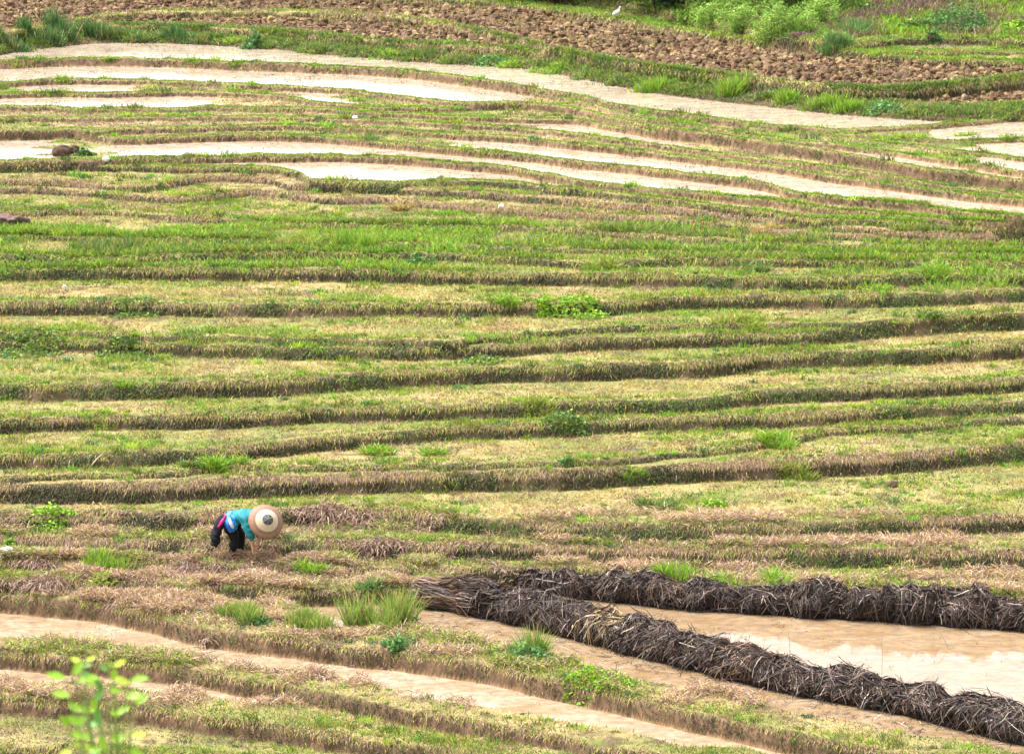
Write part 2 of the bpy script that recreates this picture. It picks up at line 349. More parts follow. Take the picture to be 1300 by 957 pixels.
ter = mesh_np('terrain', V, F, col.reshape(-1, 3), M_GROUND, True)
tag(ter, 'stepped hillside of narrow farmed terraces with brown earth banks', kind='structure')

# ------------------------------------------------------------------ water
def water_mat(name, cols, spec, rmin):
    m, nt, b = newmat(name)
    tc = N(nt, 'ShaderNodeTexCoord')
    mp = N(nt, 'ShaderNodeMapping'); mp.inputs['Scale'].default_value = (.5, 1.1, 1)
    nt.links.new(tc.outputs['Object'], mp.inputs['Vector'])
    n = N(nt, 'ShaderNodeTexNoise'); n.inputs['Scale'].default_value = 2.2; n.inputs['Detail'].default_value = 8; n.inputs['Roughness'].default_value = .7; n.inputs['Distortion'].default_value = .8
    nt.links.new(mp.outputs[0], n.inputs['Vector'])
    r = N(nt, 'ShaderNodeValToRGB')
    e = r.color_ramp.elements; e[0].position = .3; e[0].color = cols[0] + (1,); e[1].position = .68; e[1].color = cols[2] + (1,)
    k = e.new(.5); k.color = cols[1] + (1,)
    nt.links.new(n.outputs['Fac'], r.inputs[0])
    # drifting silt and scum: small dark lilac smears with edges of their own
    mp2 = N(nt, 'ShaderNodeMapping'); mp2.inputs['Scale'].default_value = (1.5, 2.6, 1); nt.links.new(tc.outputs['Object'], mp2.inputs['Vector'])
    n4 = N(nt, 'ShaderNodeTexNoise'); n4.inputs['Scale'].default_value = 3.2; n4.inputs['Detail'].default_value = 9; n4.inputs['Roughness'].default_value = .72
    nt.links.new(mp2.outputs[0], n4.inputs['Vector'])
    m4 = N(nt, 'ShaderNodeMapRange'); m4.inputs['From Min'].default_value = .46; m4.inputs['From Max'].default_value = .60; m4.inputs['To Max'].default_value = .6
    nt.links.new(n4.outputs['Fac'], m4.inputs['Value'])
    mxc = N(nt, 'ShaderNodeMix', data_type='RGBA'); mxc.inputs[7].default_value = (.115, .085, .075, 1)
    nt.links.new(m4.outputs[0], mxc.inputs[0]); nt.links.new(r.outputs[0], mxc.inputs[6]); nt.links.new(mxc.outputs[2], b.inputs['Base Color'])
    n2 = N(nt, 'ShaderNodeTexNoise'); n2.inputs['Scale'].default_value = 1.3; n2.inputs['Detail'].default_value = 9; n2.inputs['Roughness'].default_value = .8
    nt.links.new(mp.outputs[0], n2.inputs['Vector'])
    mr = N(nt, 'ShaderNodeMapRange'); mr.inputs['From Min'].default_value = .45; mr.inputs['From Max'].default_value = .75; mr.inputs['To Min'].default_value = rmin; mr.inputs['To Max'].default_value = rmin + .13
    nt.links.new(n2.outputs['Fac'], mr.inputs['Value']); nt.links.new(mr.outputs[0], b.inputs['Roughness'])
    n3 = N(nt, 'ShaderNodeTexNoise'); n3.inputs['Scale'].default_value = 9; n3.inputs['Detail'].default_value = 3
    nt.links.new(tc.outputs['Object'], n3.inputs['Vector'])
    bp = N(nt, 'ShaderNodeBump'); bp.inputs['Strength'].default_value = .035; bp.inputs['Distance'].default_value = .02
    nt.links.new(n3.outputs['Fac'], bp.inputs['Height']); nt.links.new(bp.outputs[0], b.inputs['Normal'])
    sp_ = N(nt, 'ShaderNodeMapRange'); sp_.inputs['To Min'].default_value = spec; sp_.inputs['To Max'].default_value = spec * .6
    nt.links.new(m4.outputs[0], sp_.inputs['Value']); nt.links.new(sp_.outputs[0], b.inputs['Specular IOR Level'])
    b.inputs['IOR'].default_value = 1.33; b.inputs['Specular IOR Level'].default_value = .45
    return m
# the near pond is clearer over orange mud, the channel below it milkier, the upper pools thick with pale silt
M_POND = water_mat('pond_water', [(.17, .10, .04), (.235, .16, .085), (.30, .225, .145)], .75, .02)
M_CHAN = water_mat('channel_water', [(.20, .125, .06), (.29, .21, .13), (.37, .30, .22)], .55, .04)
M_SILT = water_mat('silty_water', [(.25, .175, .105), (.345, .275, .20), (.42, .355, .285)], .35, .10)
for k in range(NL):
    for a, bb in PX[k]['wet']:
        xs = XS[::10]
        y0 = np.interp(xs, XS, YL[k]); y1 = np.interp(xs, XS, YL[k + 1]) - RW[k + 1] * .35
        um, _ = project(xs, (y0 + y1) / 2, Z[k])
        ok = (um > a - 34) & (um < bb + 34) & (np.abs(xs) < 45) & (y1 > y0 + .1)
        xs, y0, y1 = xs[ok], y0[ok], y1[ok]
        if len(xs) < 2: continue
        n = len(xs)
        V = np.concatenate([np.stack([xs, y0 + .02, np.full(n, Z[k] - .015)], 1), np.stack([xs, y1, np.full(n, Z[k] - .015)], 1)])
        i = np.arange(n - 1)
        i = i[np.diff(xs) < .5]
        w = mesh_np('water', V, np.stack([i, i + 1, i + 1 + n, i + n], 1), None, M_POND if NAMES[k] == 'B' else (M_CHAN if k < 3 else M_SILT), True)
        tag(w, kind='structure', label='still muddy beige water lying in a terrace')
# ------------------------------------------------------------------ ground cover blades
class Blades:
    def __init__(s): s.V = []; s.F3 = []; s.F4 = []; s.C = []; s.n = 0
    def add(s, P, D, Ln, W, C, bend=.4, tri=False, drop=None, tipc=None):
        """P base points, D start direction, Ln length, W width, C colour; bend pulls the tip down"""
        n = len(P)
        if n == 0: return
        D = D / (np.linalg.norm(D, axis=1, keepdims=True) + 1e-9)
        az = rng.random(n) * math.pi * 2
        S = np.stack([np.cos(az), np.sin(az) * .6, np.zeros(n)], 1)
        S = S - D * (S * D).sum(1, keepdims=True); S /= (np.linalg.norm(S, axis=1, keepdims=True) + 1e-9)
        S = S * (W / 2)[:, None]
        L = Ln[:, None]
        dn = np.array([0, 0, -1.])
        T = P + D * L + dn * L * (bend if np.isscalar(bend) else bend[:, None])
        tc_ = C if tipc is None else tipc
        if tri:
            s.V.append(np.stack([P - S, P + S, T], 1).reshape(-1, 3))
            s.C.append(np.stack([C * .85, C * .85, tc_], 1).reshape(-1, 3))
            i = np.arange(n) * 3 + s.n
            s.F3.append(np.stack([i, i + 1, i + 2], 1)); s.n += 3 * n
        else:
            M = P + D * L * .58 + dn * L * (bend if np.isscalar(bend) else bend[:, None]) * .22
            s.V.append(np.stack([P - S, P + S, M + S * .8, M - S * .8, T], 1).reshape(-1, 3))
            s.C.append(np.stack([C * .85, C * .85, C, C, tc_], 1).reshape(-1, 3))
            i = np.arange(n) * 5 + s.n
            s.F4.append(np.stack([i, i + 1, i + 2, i + 3], 1)); s.F3.append(np.stack([i + 3, i + 2, i + 4], 1)); s.n += 5 * n
    def build(s, name, mat, parent=None):
        V = np.concatenate(s.V); C = np.concatenate(s.C)
        f4 = np.concatenate(s.F4).reshape(-1) if s.F4 else np.zeros(0, int)
        f3 = np.concatenate(s.F3).reshape(-1) if s.F3 else np.zeros(0, int)
        n4 = len(f4) // 4; n3 = len(f3) // 3
        return mesh_np(name, V, np.concatenate([f4, f3]), C, mat, False, parent, np.concatenate([np.full(n4, 4, np.int32), np.full(n3, 3, np.int32)]))
def jit(C, n, a=.25, b=.1):
    C = np.asarray(C, float)
    C = np.broadcast_to(C, (n, 3))
    return np.clip(C * (1 + (rng.random((n, 1)) - .5) * 2 * a) * (1 + (rng.random((n, 3)) - .5) * 2 * b), .004, .9)
def pal(cols, n, w=None):
    cols = np.asarray(cols, float)
    i = rng.choice(len(cols), n, p=w)
    return jit(cols[i], n)
GREEN = [(.12, .19, .03), (.17, .26, .04), (.08, .15, .03), (.22, .27, .05), (.07, .16, .06)]
BRIGHT = [(.24, .39, .03), (.31, .44, .035), (.17, .35, .035), (.13, .27, .03)]
OLIVE = [(.17, .165, .04), (.22, .20, .055), (.12, .13, .035)]
STRAW = [(.45, .34, .10), (.36, .26, .08), (.52, .42, .17), (.26, .19, .06), (.40, .36, .07), (.31, .21, .08)]
YELG = [(.33, .36, .05), (.42, .41, .08), (.26, .32, .045), (.36, .34, .07)]
MAUVE = [(.27, .165, .125), (.21, .135, .10), (.36, .245, .18), (.16, .10, .075), (.42, .31, .22)]
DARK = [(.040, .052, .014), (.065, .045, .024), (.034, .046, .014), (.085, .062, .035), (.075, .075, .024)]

# cell centres of the fine part of the sheet that the photograph can see
r0 = len(yn); r1 = r0 + len(yf) - 1; c0 = 33; c1 = 33 + 759
gx = GX[r0:r1, c0:c1]; gy = GY[r0:r1, c0:c1]; gz = GZ[r0:r1, c0:c1]
dyy = GY[r0 + 1:r1 + 1, c0:c1] - gy; dxx = GX[r0:r1, c0 + 1:c1 + 1] - gx
sl = {k: G[k][r0:r1, c0:c1] for k in ('tid', 'dl', 'rm', 'rt', 'rk', 'wet', 'plo', 'far', 'u', 'v')}
dzz = np.abs(GZ[r0 + 1:r1 + 1, c0:c1] - gz)
area = dxx * np.hypot(dyy, dzz)
N1 = fbm(gx / 1.6, gy / 1.1, 201, 3); N2_ = fbm(gx / .5, gy / .35, 202, 3); N3_ = fbm(gx / 4.5, gy / 2.2, 203, 2)
N4_ = fbm(gx / .8, gy / .6, 204, 3); N5 = fbm(gx / 2.6, gy / .7, 205, 3)
rmk = sl['rm'] > .5
inview = (sl['u'] > -150) & (sl['u'] < 1450) & (sl['v'] > -60) & (sl['v'] < 1010)
persp = (60 / gy) ** 1.35
wetm = sl['wet']
lipd = np.where(rmk, 9, sl['dl'])
bwk = np.array([PX[k]['bw'] for k in range(NL)] + [.3])[sl['tid']]
gk = par['g'][sl['tid']]; mk = par['m'][sl['tid']]
trk = trr[sl['tid']]
lipz = 1 - sst((lipd - bwk * .9) / .25)                  # on the lip or bund
uu, vv = sl['u'], sl['v']
def reg(u0, u1, v0, v1, s=30):
    return sst((uu - u0) / s + .5) * sst((u1 - uu) / s + .5) * sst((vv - v0) / s * 2 + .5) * sst((v1 - vv) / s * 2 + .5)
lowleft = reg(-200, 560, 700, 800)
def sample(weight, n):
    w = (weight * area * persp * inview).reshape(-1)
    w = np.clip(w, 0, None); cw = np.cumsum(w); 
    i = np.searchsorted(cw, rng.random(n) * cw[-1])
    jx = rng.random(n); jy = rng.random(n)
    X = gx.reshape(-1)[i] + jx * dxx.reshape(-1)[i]; Y = gy.reshape(-1)[i] + jy * dyy.reshape(-1)[i]
    a = gz; b = GZ[r0:r1, c0 + 1:c1 + 1]; c = GZ[r0 + 1:r1 + 1, c0:c1]
    zz = gz.reshape(-1)[i] + jx * (b - a).reshape(-1)[i] + jy * (c - a).reshape(-1)[i]
    return i, np.stack([X, Y, zz - .008], 1)
def F_(a, i): return a.reshape(-1)[i]
def up(n, spread=.5, fwd=0.):
    return np.stack([(rng.random(n) - .5) * 2 * spread, (rng.random(n) - .5) * 2 * spread + fwd, np.ones(n)], 1)
def szd(P): return (P[:, 1] / 60) ** .75
dry = (1 - np.clip(wetm * 2, 0, 1)) * (1 - sl['plo']) * (1 - np.clip(sl['far'] * 0, 0, 1))

# 1 stubble and short turf on the treads
st = Blades()
w = dry * (~rmk) * (1 - lipz * .6) * np.clip(1.0 - (N2_ - .45) * 4, .15, 1.6)
i, P = sample(w, 370000)
tg = trk.reshape(-1, 3)[i]
nz = F_(N1, i) - .5; nz2 = F_(N2_, i) - .5
gp = np.clip(tg[:, 0] - .02 + nz * 3.2 + nz2 * 1.5, 0.03, 1); mp_ = np.clip(tg[:, 2] + (F_(N4_, i) - .5) * 1.2, 0, 1)
q = rng.random(len(i))
isg = q < gp; ism = (~isg) & (rng.random(len(i)) < mp_ / (mp_ + tg[:, 1] + 1e-3))
C = pal(STRAW, len(i)); C[ism] = pal(MAUVE, ism.sum()); ng = isg.sum(); C[isg] = np.where(rng.random((ng, 1)) < .25, pal(OLIVE, ng), np.where(rng.random((ng, 1)) < .5, pal(YELG, ng), pal(BRIGHT, ng)))
s_ = szd(P)
ln = (.04 + .08 * rng.random(len(i)) ** 1.8) * s_ * (1 - .4 * F_(reg(-200, 1500, 60, 250), i)); ln[isg] *= 1.2; ln[ism] *= 1.5
D = up(len(i), 1.4)
st.add(P, D, ln, (.010 + .012 * rng.random(len(i))) * s_, C, .1, True)
o = st.build('stubble', M_DRY); tag(o, 'short straw-coloured stubble and turf over the dry terrace treads', 'stubble', kind='stuff')

# 2 green grass on lips, bunds and lush patches
gr = Blades()
lush = np.clip((N1 - .52) * 5, 0, 1) * trk[..., 0] * 1.6
hi = reg(-200, 1500, 285, 345)
farb = 1 + 2.2 * reg(-200, 1500, 60, 300)
w = farb * dry * (~rmk) * (lipz * np.clip(gk * 1.6 + (N1 - .5) * 2.2 - .15, 0.02, 2) * 1.3 + lush * .8 + hi * .7 * np.clip((N1 - .4) * 4, 0, 1)) + (sl['rt'] > .6 + .15 * (farb > 2)) * rmk * dry * np.clip(par['g'][sl['rk']] * 1.3 + (N1 - .5) * 2 - .2, 0, 2) * .9
i, P = sample(w, 430000)
n = len(i); s_ = szd(P)
onr = F_(rmk, i)
gb = np.clip(F_(gk, i) + (F_(N3_, i) - .5) * 1.6 - (F_(N5, i) - .5) * 2, 0, 1)
C = np.where((rng.random(n) < gb * .75)[:, None], pal(BRIGHT, n), pal(GREEN, n))
ol = rng.random(n) < .12 + .25 * (F_(N2_, i) < .45); C[ol] = pal(OLIVE + YELG, ol.sum())
ln = (.05 + .12 * rng.random(n) ** 2.2) * s_ * (.8 + .9 * F_(hi, i)) * (1 - .55 * F_(reg(-200, 1500, 60, 250), i))
D = up(n, .75, -.25); D[onr] = np.stack([(rng.random(onr.sum()) - .5) * 1.4, -np.ones(onr.sum()), .6 * rng.random(onr.sum())], 1)
gr.add(P, D, ln, (.011 + .012 * rng.random(n)) * s_, C, .25, False)
# dark green and brown growth low on the banks, foot shadow painted into its tones
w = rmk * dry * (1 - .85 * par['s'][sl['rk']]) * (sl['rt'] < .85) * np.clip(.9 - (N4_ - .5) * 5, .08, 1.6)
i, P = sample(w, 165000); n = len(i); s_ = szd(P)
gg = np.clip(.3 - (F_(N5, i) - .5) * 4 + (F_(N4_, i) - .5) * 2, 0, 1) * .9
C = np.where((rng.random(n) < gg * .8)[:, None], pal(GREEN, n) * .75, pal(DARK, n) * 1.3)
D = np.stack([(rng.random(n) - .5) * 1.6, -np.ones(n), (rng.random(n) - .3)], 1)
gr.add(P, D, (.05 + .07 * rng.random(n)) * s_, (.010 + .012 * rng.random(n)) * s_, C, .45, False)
# small tussocks scattered over treads and lips
w = dry * (~rmk) * np.clip((N1 - .40) * 3 + lipz * .6, .05, 2) * (trk[..., 0] + .25) * (1 - .6 * lowleft) + rmk * .5 * (sl['rt'] > .3) * (1 - .8 * par['s'][sl['rk']])
i, P = sample(w, 3600); kb = 34; n = len(i) * kb
s_ = np.repeat(szd(P), kb); big = np.repeat(.5 + 1.1 * rng.random(len(i)) ** 2, kb)
Cn = pal(BRIGHT + GREEN + OLIVE, len(i)); C = jit(np.repeat(Cn, kb, 0), n, .3)
o3 = rng.normal(size=(n, 3)) * (np.array([.07, .05, 0]))[None] * (s_ * big)[:, None]
gr.add(np.repeat(P, kb, 0) + o3, up(n, .6, -.1), (.06 + .10 * rng.random(n)) * s_ * big, (.010 + .010 * rng.random(n)) * s_, C, .25, False)
# dark broad leaved seedlings
w = dry * (~rmk) * np.clip((N4_ - .5) * 4, .02, 2) + rmk * (1 - .8 * par['s'][sl['rk']]) * np.clip((N3_ - .45) * 5, 0, 1)
i, P = sample(w, 45000); n = len(i)
C = pal(DARK + GREEN[2:3] + GREEN[4:5], n) * 1.25
gr.add(P, up(n, 1.5), .03 + .03 * rng.random(n), .022 + .02 * rng.random(n), C, .1, True)
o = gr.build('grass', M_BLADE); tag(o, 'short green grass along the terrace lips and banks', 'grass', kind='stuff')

# 3 withered grass hanging over the banks, mauve brown
dg = Blades()
w = rmk * (1 - .8 * par['s'][sl['rk']]) * (.5 + par['m'][sl['rk']] * .8) * (.02 + .98 * sst((sl['rt'] - .42) / .2)) * np.clip(.5 + (N4_ - .42) * 3 + (N5 - .5) * 4, .05, 2.2) \
    + (~rmk) * dry * lipz * np.clip(mk * 1.1 - .35 + (N4_ - .5) * 2, 0, 2) * .55
i, P = sample(w, 330000); n = len(i); s_ = szd(P)
C = np.where((rng.random(n) < .70)[:, None], pal(MAUVE, n), pal(STRAW, n))
mauvy = par['m'][F_(np.where(rmk, sl['rk'], sl['tid']), i)]
sel = rng.random(n) < (1 - mauvy) * .95 - (F_(N5, i) - .5) * .8
ns = sel.sum(); C[sel] = np.where((rng.random(ns) < .6)[:, None], pal(OLIVE + YELG + GREEN + BRIGHT, ns), pal(STRAW, ns) * .85)
D = np.stack([(rng.random(n) - .5) * 1.8, -.5 - rng.random(n), .7 * rng.random(n)], 1)
dg.add(P, D, (.07 + .10 * rng.random(n)) * s_, (.008 + .009 * rng.random(n)) * s_, C, .7, False)
# tangled dead grass lying on the farmer's terraces
w = dry * (~rmk) * (lowleft * .7 + .25 * reg(-200, 1500, 655, 900)) * np.clip((N4_ - .42) * 5, .1, 1.4)
i, P = sample(w, 110000); n = len(i)
D = up(n, 1.6); D[:, 2] *= .8
hgt = np.clip((F_(N4_, i) - .45) * 1.0, 0, .12)
P[:, 2] += hgt * rng.random(n)
C = np.where((rng.random(n) < .72)[:, None], pal(MAUVE, n) * 1.35, pal(STRAW, n))
gs_ = rng.random(n) < np.clip((F_(N1, i) - .5) * 4, 0, .5); C[gs_] = pal(BRIGHT + OLIVE, gs_.sum())
dg.add(P, D, .10 + .15 * rng.random(n), .006 + .008 * rng.random(n), C, .35, False)
# sparse cover on bare soil banks and bunds near the camera
w = (rmk * par['s'][sl['rk']] * .6 + (~rmk) * dry * lipz * reg(-200, 1500, 740, 1000) * 1.2) * np.clip(.4 + (N2_ - .45) * 3, 0, 2)
i, P = sample(w, 110000); n = len(i); s_ = szd(P)
C = pal([(.20, .125, .09), (.13, .08, .05), (.28, .19, .14), (.10, .10, .04), (.16, .17, .06)], n)
D = np.stack([(rng.random(n) - .5) * 2, -.3 - rng.random(n) * .8, .8 * rng.random(n)], 1)
dg.add(P, D, (.04 + .06 * rng.random(n)) * s_, (.007 + .009 * rng.random(n)) * s_, C, .4, True)
o = dg.build('withered_grass', M_DRY); tag(o, 'mauve brown withered grass hanging over the terrace banks', 'dead grass', kind='stuff')

# longer loose stems standing along the lips, breaking the outline
# (green and straw, uneven)
# 4 rough growth beyond the fields and weeds in the ploughed soil
fg = Blades()
w = np.clip(sl['far'] * 2, 0, 1) * (.4 + N2_) * (1 + 0 * gx)
i, P = sample(w, 70000); n = len(i); s_ = szd(P)
nn = F_(N1, i)
C = np.where((nn + (rng.random(n) - .5) * .3 > .47)[:, None], pal(BRIGHT, n), pal(MAUVE + OLIVE + OLIVE, n))
fg.add(P, up(n, .6), (.10 + .16 * rng.random(n)) * s_, (.014 + .014 * rng.random(n)) * s_, C, .2, False)
w = sl['plo'] * np.clip((N1 - .58) * 8, .015, 1)
i, P = sample(w, 22000); n = len(i); s_ = szd(P)
C = np.where((rng.random(n) < .5)[:, None], pal(GREEN + OLIVE, n) * 1.3, pal(STRAW, n))
fg.add(P, up(n, .9), (.04 + .07 * rng.random(n)) * s_, (.012 + .012 * rng.random(n)) * s_, C, .2, True)
# rank green growth on the high bank above the topmost water
bank = rmk * ((sl['rk'] == NAMES.index('T')) + (sl['rk'] == NAMES.index('S')) * np.clip(sst((uu - 560) / 80) + sst((130 - uu) / 50), 0, 1) + (sl['rk'] == NAMES.index('T2')) * sst((1120 - uu) / 80)) \
    + (~rmk) * (sl['tid'] >= NAMES.index('T')) * (sl['tid'] < NAMES.index('S')) * (lipd < .9) * sst((1180 - uu) / 100) + (~rmk) * (sl['tid'] == NAMES.index('S')) * (lipd < .35) * sst((uu - 560) / 80)
w = bank * np.clip(.25 + (N1 - .38) * 4, .1, 2) * np.where(rmk & (sl['rt'] < .25), .25, 1)
i, P = sample(w, 60000); n = len(i); s_ = szd(P); v_ = F_(N2_, i)
C = np.where((v_ + (rng.random(n) - .5) * .4 > .5)[:, None], pal(GREEN, n), pal(BRIGHT + MAUVE[:2] + OLIVE, n)); C = C * .95
fg.add(P, up(n, .7, -.2), (.07 + .11 * rng.random(n)) * s_, (.013 + .012 * rng.random(n)) * s_, C, .3, False)
# loose stems on the terrace lips
w = dry * (lipz * (~rmk) * 1. + rmk * (sl['rt'] > .7)) * np.clip((N1 - .45) * 6, 0.1, 2) * sst((vv - 225) / 20)
i, P = sample(w, 16000); n = len(i); s_ = szd(P)
C = np.where((rng.random(n) < .5)[:, None], pal(YELG + BRIGHT, n), pal(STRAW, n))
fg.add(P, up(n, .5, -.1), (.10 + .16 * rng.random(n)) * s_, (.006 + .006 * rng.random(n)) * s_, C, .3, False)
# dead stubble poking out of the shallow water
w = (~rmk) * np.clip(sl['wet'] * 2 - .6, 0, 1) * np.clip((N4_ - .5) * 6, .02, 2)
i, P = sample(w, 7000); n = len(i); s_ = szd(P); P[:, 2] += .06
fg.add(P, up(n, .9), (.03 + .05 * rng.random(n)) * s_, (.008 + .008 * rng.random(n)) * s_, pal([(.12,.08,.05),(.2,.15,.1),(.1,.11,.04)], n), .1, True)
o = fg.build('ground_cover', M_BLADE); tag(o, 'rough grass and weeds on the field edges and far slope', 'weeds', kind='stuff')

# 5 turned clods of the ploughed field: many small angular lumps of dry earth
bm = bmesh.new(); bmesh.ops.create_icosphere(bm, subdivisions=1, radius=1)
icv = np.array([tuple(v.co) for v in bm.verts]); icf = np.array([[v.index for v in f.verts] for f in bm.faces]); bm.free()
w = sl['plo'] ** 2 * np.clip(.3 + (N2_ - .4) * 3, .1, 2)
i, P = sample(w, 30000); n = len(i)
sz = (.022 + .10 * rng.random(n) ** 3.2)
ja = 1 + (rng.random((n, len(icv))) - .5) * .7
V = icv[None] * ja[..., None] * (sz[:, None] * (.7 + .6 * rng.random((n, 3))))[:, None, :]
a = rng.random(n) * 6.28; ca, sa = np.cos(a)[:, None], np.sin(a)[:, None]
V = np.stack([V[..., 0] * ca - V[..., 1] * sa, V[..., 0] * sa + V[..., 1] * ca, V[..., 2]], -1) + P[:, None, :] + np.array([0, 0, .02])
Fc = (icf[None] + (np.arange(n) * len(icv))[:, None, None]).reshape(-1, 3)
dmp = .6 + .8 * F_(N3_, i)[:, None]
Cc = np.repeat(pal([(.12,.074,.038),(.095,.058,.030),(.165,.107,.056),(.065,.04,.022),(.21,.145,.075)], n) * dmp, len(icv), 0)
M_CLOD = mat_attr('dry_clods', .95, 0, .25, .1, 25., .4)
o = mesh_np('soil_clods', V.reshape(-1, 3), Fc, Cc, M_CLOD); tag(o, 'brown clods of turned earth covering the ploughed fields', 'soil clods', kind='stuff')
# ------------------------------------------------------------------ single plants
def px_m(P): return math.sqrt(P.x**2 + P.y**2 + (HC - P.z)**2) / FPX          # metres per photo pixel there
PALS = dict(bright=BRIGHT, green=GREEN, yellow=[(.26,.33,.05),(.33,.34,.07),(.20,.30,.04)], blue=[(.12,.25,.06),(.09,.20,.06),(.17,.30,.09)],
            dark=[(.06,.15,.04),(.08,.19,.05),(.045,.11,.035),(.12,.24,.05)], straw=STRAW, mauve=MAUVE, sedge=[(.15,.30,.04),(.24,.36,.05),(.32,.33,.10),(.12,.26,.03)])
def local(B, P): pass
def leaves(P, size, C, updir=.6):
    """small pointed oval leaves as 4-corner blades, random facing"""
    n = len(P)
    a = rng.random(n) * math.pi * 2
    T = np.stack([np.cos(a), np.sin(a), (rng.random(n) - .35) * 1.2], 1); T /= np.linalg.norm(T, axis=1, keepdims=True)
    U = rng.normal(size=(n, 3)); U[:, 2] *= updir
    S = np.cross(T, U); S /= (np.linalg.norm(S, axis=1, keepdims=True) + 1e-9)
    s = size[:, None]
    q = np.stack([P, P + T * s * .45 + S * s * .30, P + T * s, P + T * s * .5 - S * s * .30], 1)
    f = np.arange(4 * n).reshape(n, 4)
    return q.reshape(-1, 3), f, np.repeat(C, 4, 0)
def tuft(name, label, cat, group, u, v, wpx, hpx, kind='grass', pal_='bright', n=None, P=None):
    P = P or hit(u, v); k = px_m(P)
    w, h = wpx * k, hpx * k
    base = np.array(P)
    n = n or int(min(1500, 60 + wpx * hpx * .55))
    if kind == 'weed':
        m = n
        ph = rng.random(m) * 6.28; r = np.sqrt(rng.random(m))
        X = np.cos(ph) * r * w / 2; Y = np.sin(ph) * r * w * .38
        lump = .5 + .9 * vnoise(X / (w * .18) + u, Y / (w * .18) + v, 3)
        H = h * .75 * (1 - r ** 1.5 * .9) * lump ** 1.6 * (.15 + .85 * rng.random(m))
        rag = .55 + .9 * vnoise(ph * 1.4 + u, ph * 0 + v, 8); X = X * rag; Y = Y * rag
        gz_ = ground(X + base[0], Y + base[1]) - base[2]
        V, F, C = leaves(np.stack([X, Y, gz_ + H], 1), (.05 + .05 * rng.random(m)) * (base[1] / 60) ** .7, pal(PALS[pal_], m))
        o = mesh_np(name, V, F, C, M_BLADE)
    else:
        b = Blades()
        nn = n
        # several crowns of blades per tuft, never one fan
        kc = max(2, int(wpx / 13)); nn = n = max(n, kc * 55); cx = (rng.random(kc) - .5) * w * .8; cy = (rng.random(kc) - .5) * w * .4
        ci = rng.integers(0, kc, nn); ch = .55 + .45 * rng.random(kc)
        X = cx[ci] + rng.normal(size=nn) * w * max(.07, .42 / kc); Y = cy[ci] + rng.normal(size=nn) * w * .06
        gz_ = ground(X + base[0], Y + base[1]) - base[2]
        kc = kc; sp = .30 if kind == 'reed' else (.55 if kind == 'grass' else 1.3)
        D = np.stack([rng.normal(size=nn) * sp + (X - cx[ci]) / (w * .12) * .12, rng.normal(size=nn) * sp, np.ones(nn) * (.35 if kind == 'dead' else 1)], 1)
        L = h * (.25 + .95 * rng.random(nn) ** 1.3) * ch[ci] * (1.1 if kind != 'dead' else 1.5)
        C = pal(PALS[pal_], nn); dd = rng.random(nn) < .13; C[dd] = pal(STRAW + MAUVE, dd.sum()) if kind != 'dead' else C[dd]
        tipc = None
        if pal_ == 'sedge': tipc = C * .65 + np.array(STRAW[0]) * .4
        b.add(np.stack([X, Y, gz_ - .01], 1), D, L, (.010 + .012 * rng.random(nn)) * (base[1] / 60) ** .6, C, .16 if kind == 'reed' else (.3 if kind == 'grass' else .4), False, None, tipc)
        o = b.build(name, M_DRY if kind == 'dead' else M_BLADE)
    o.location = P
    tag(o, label, cat, group)
    return o
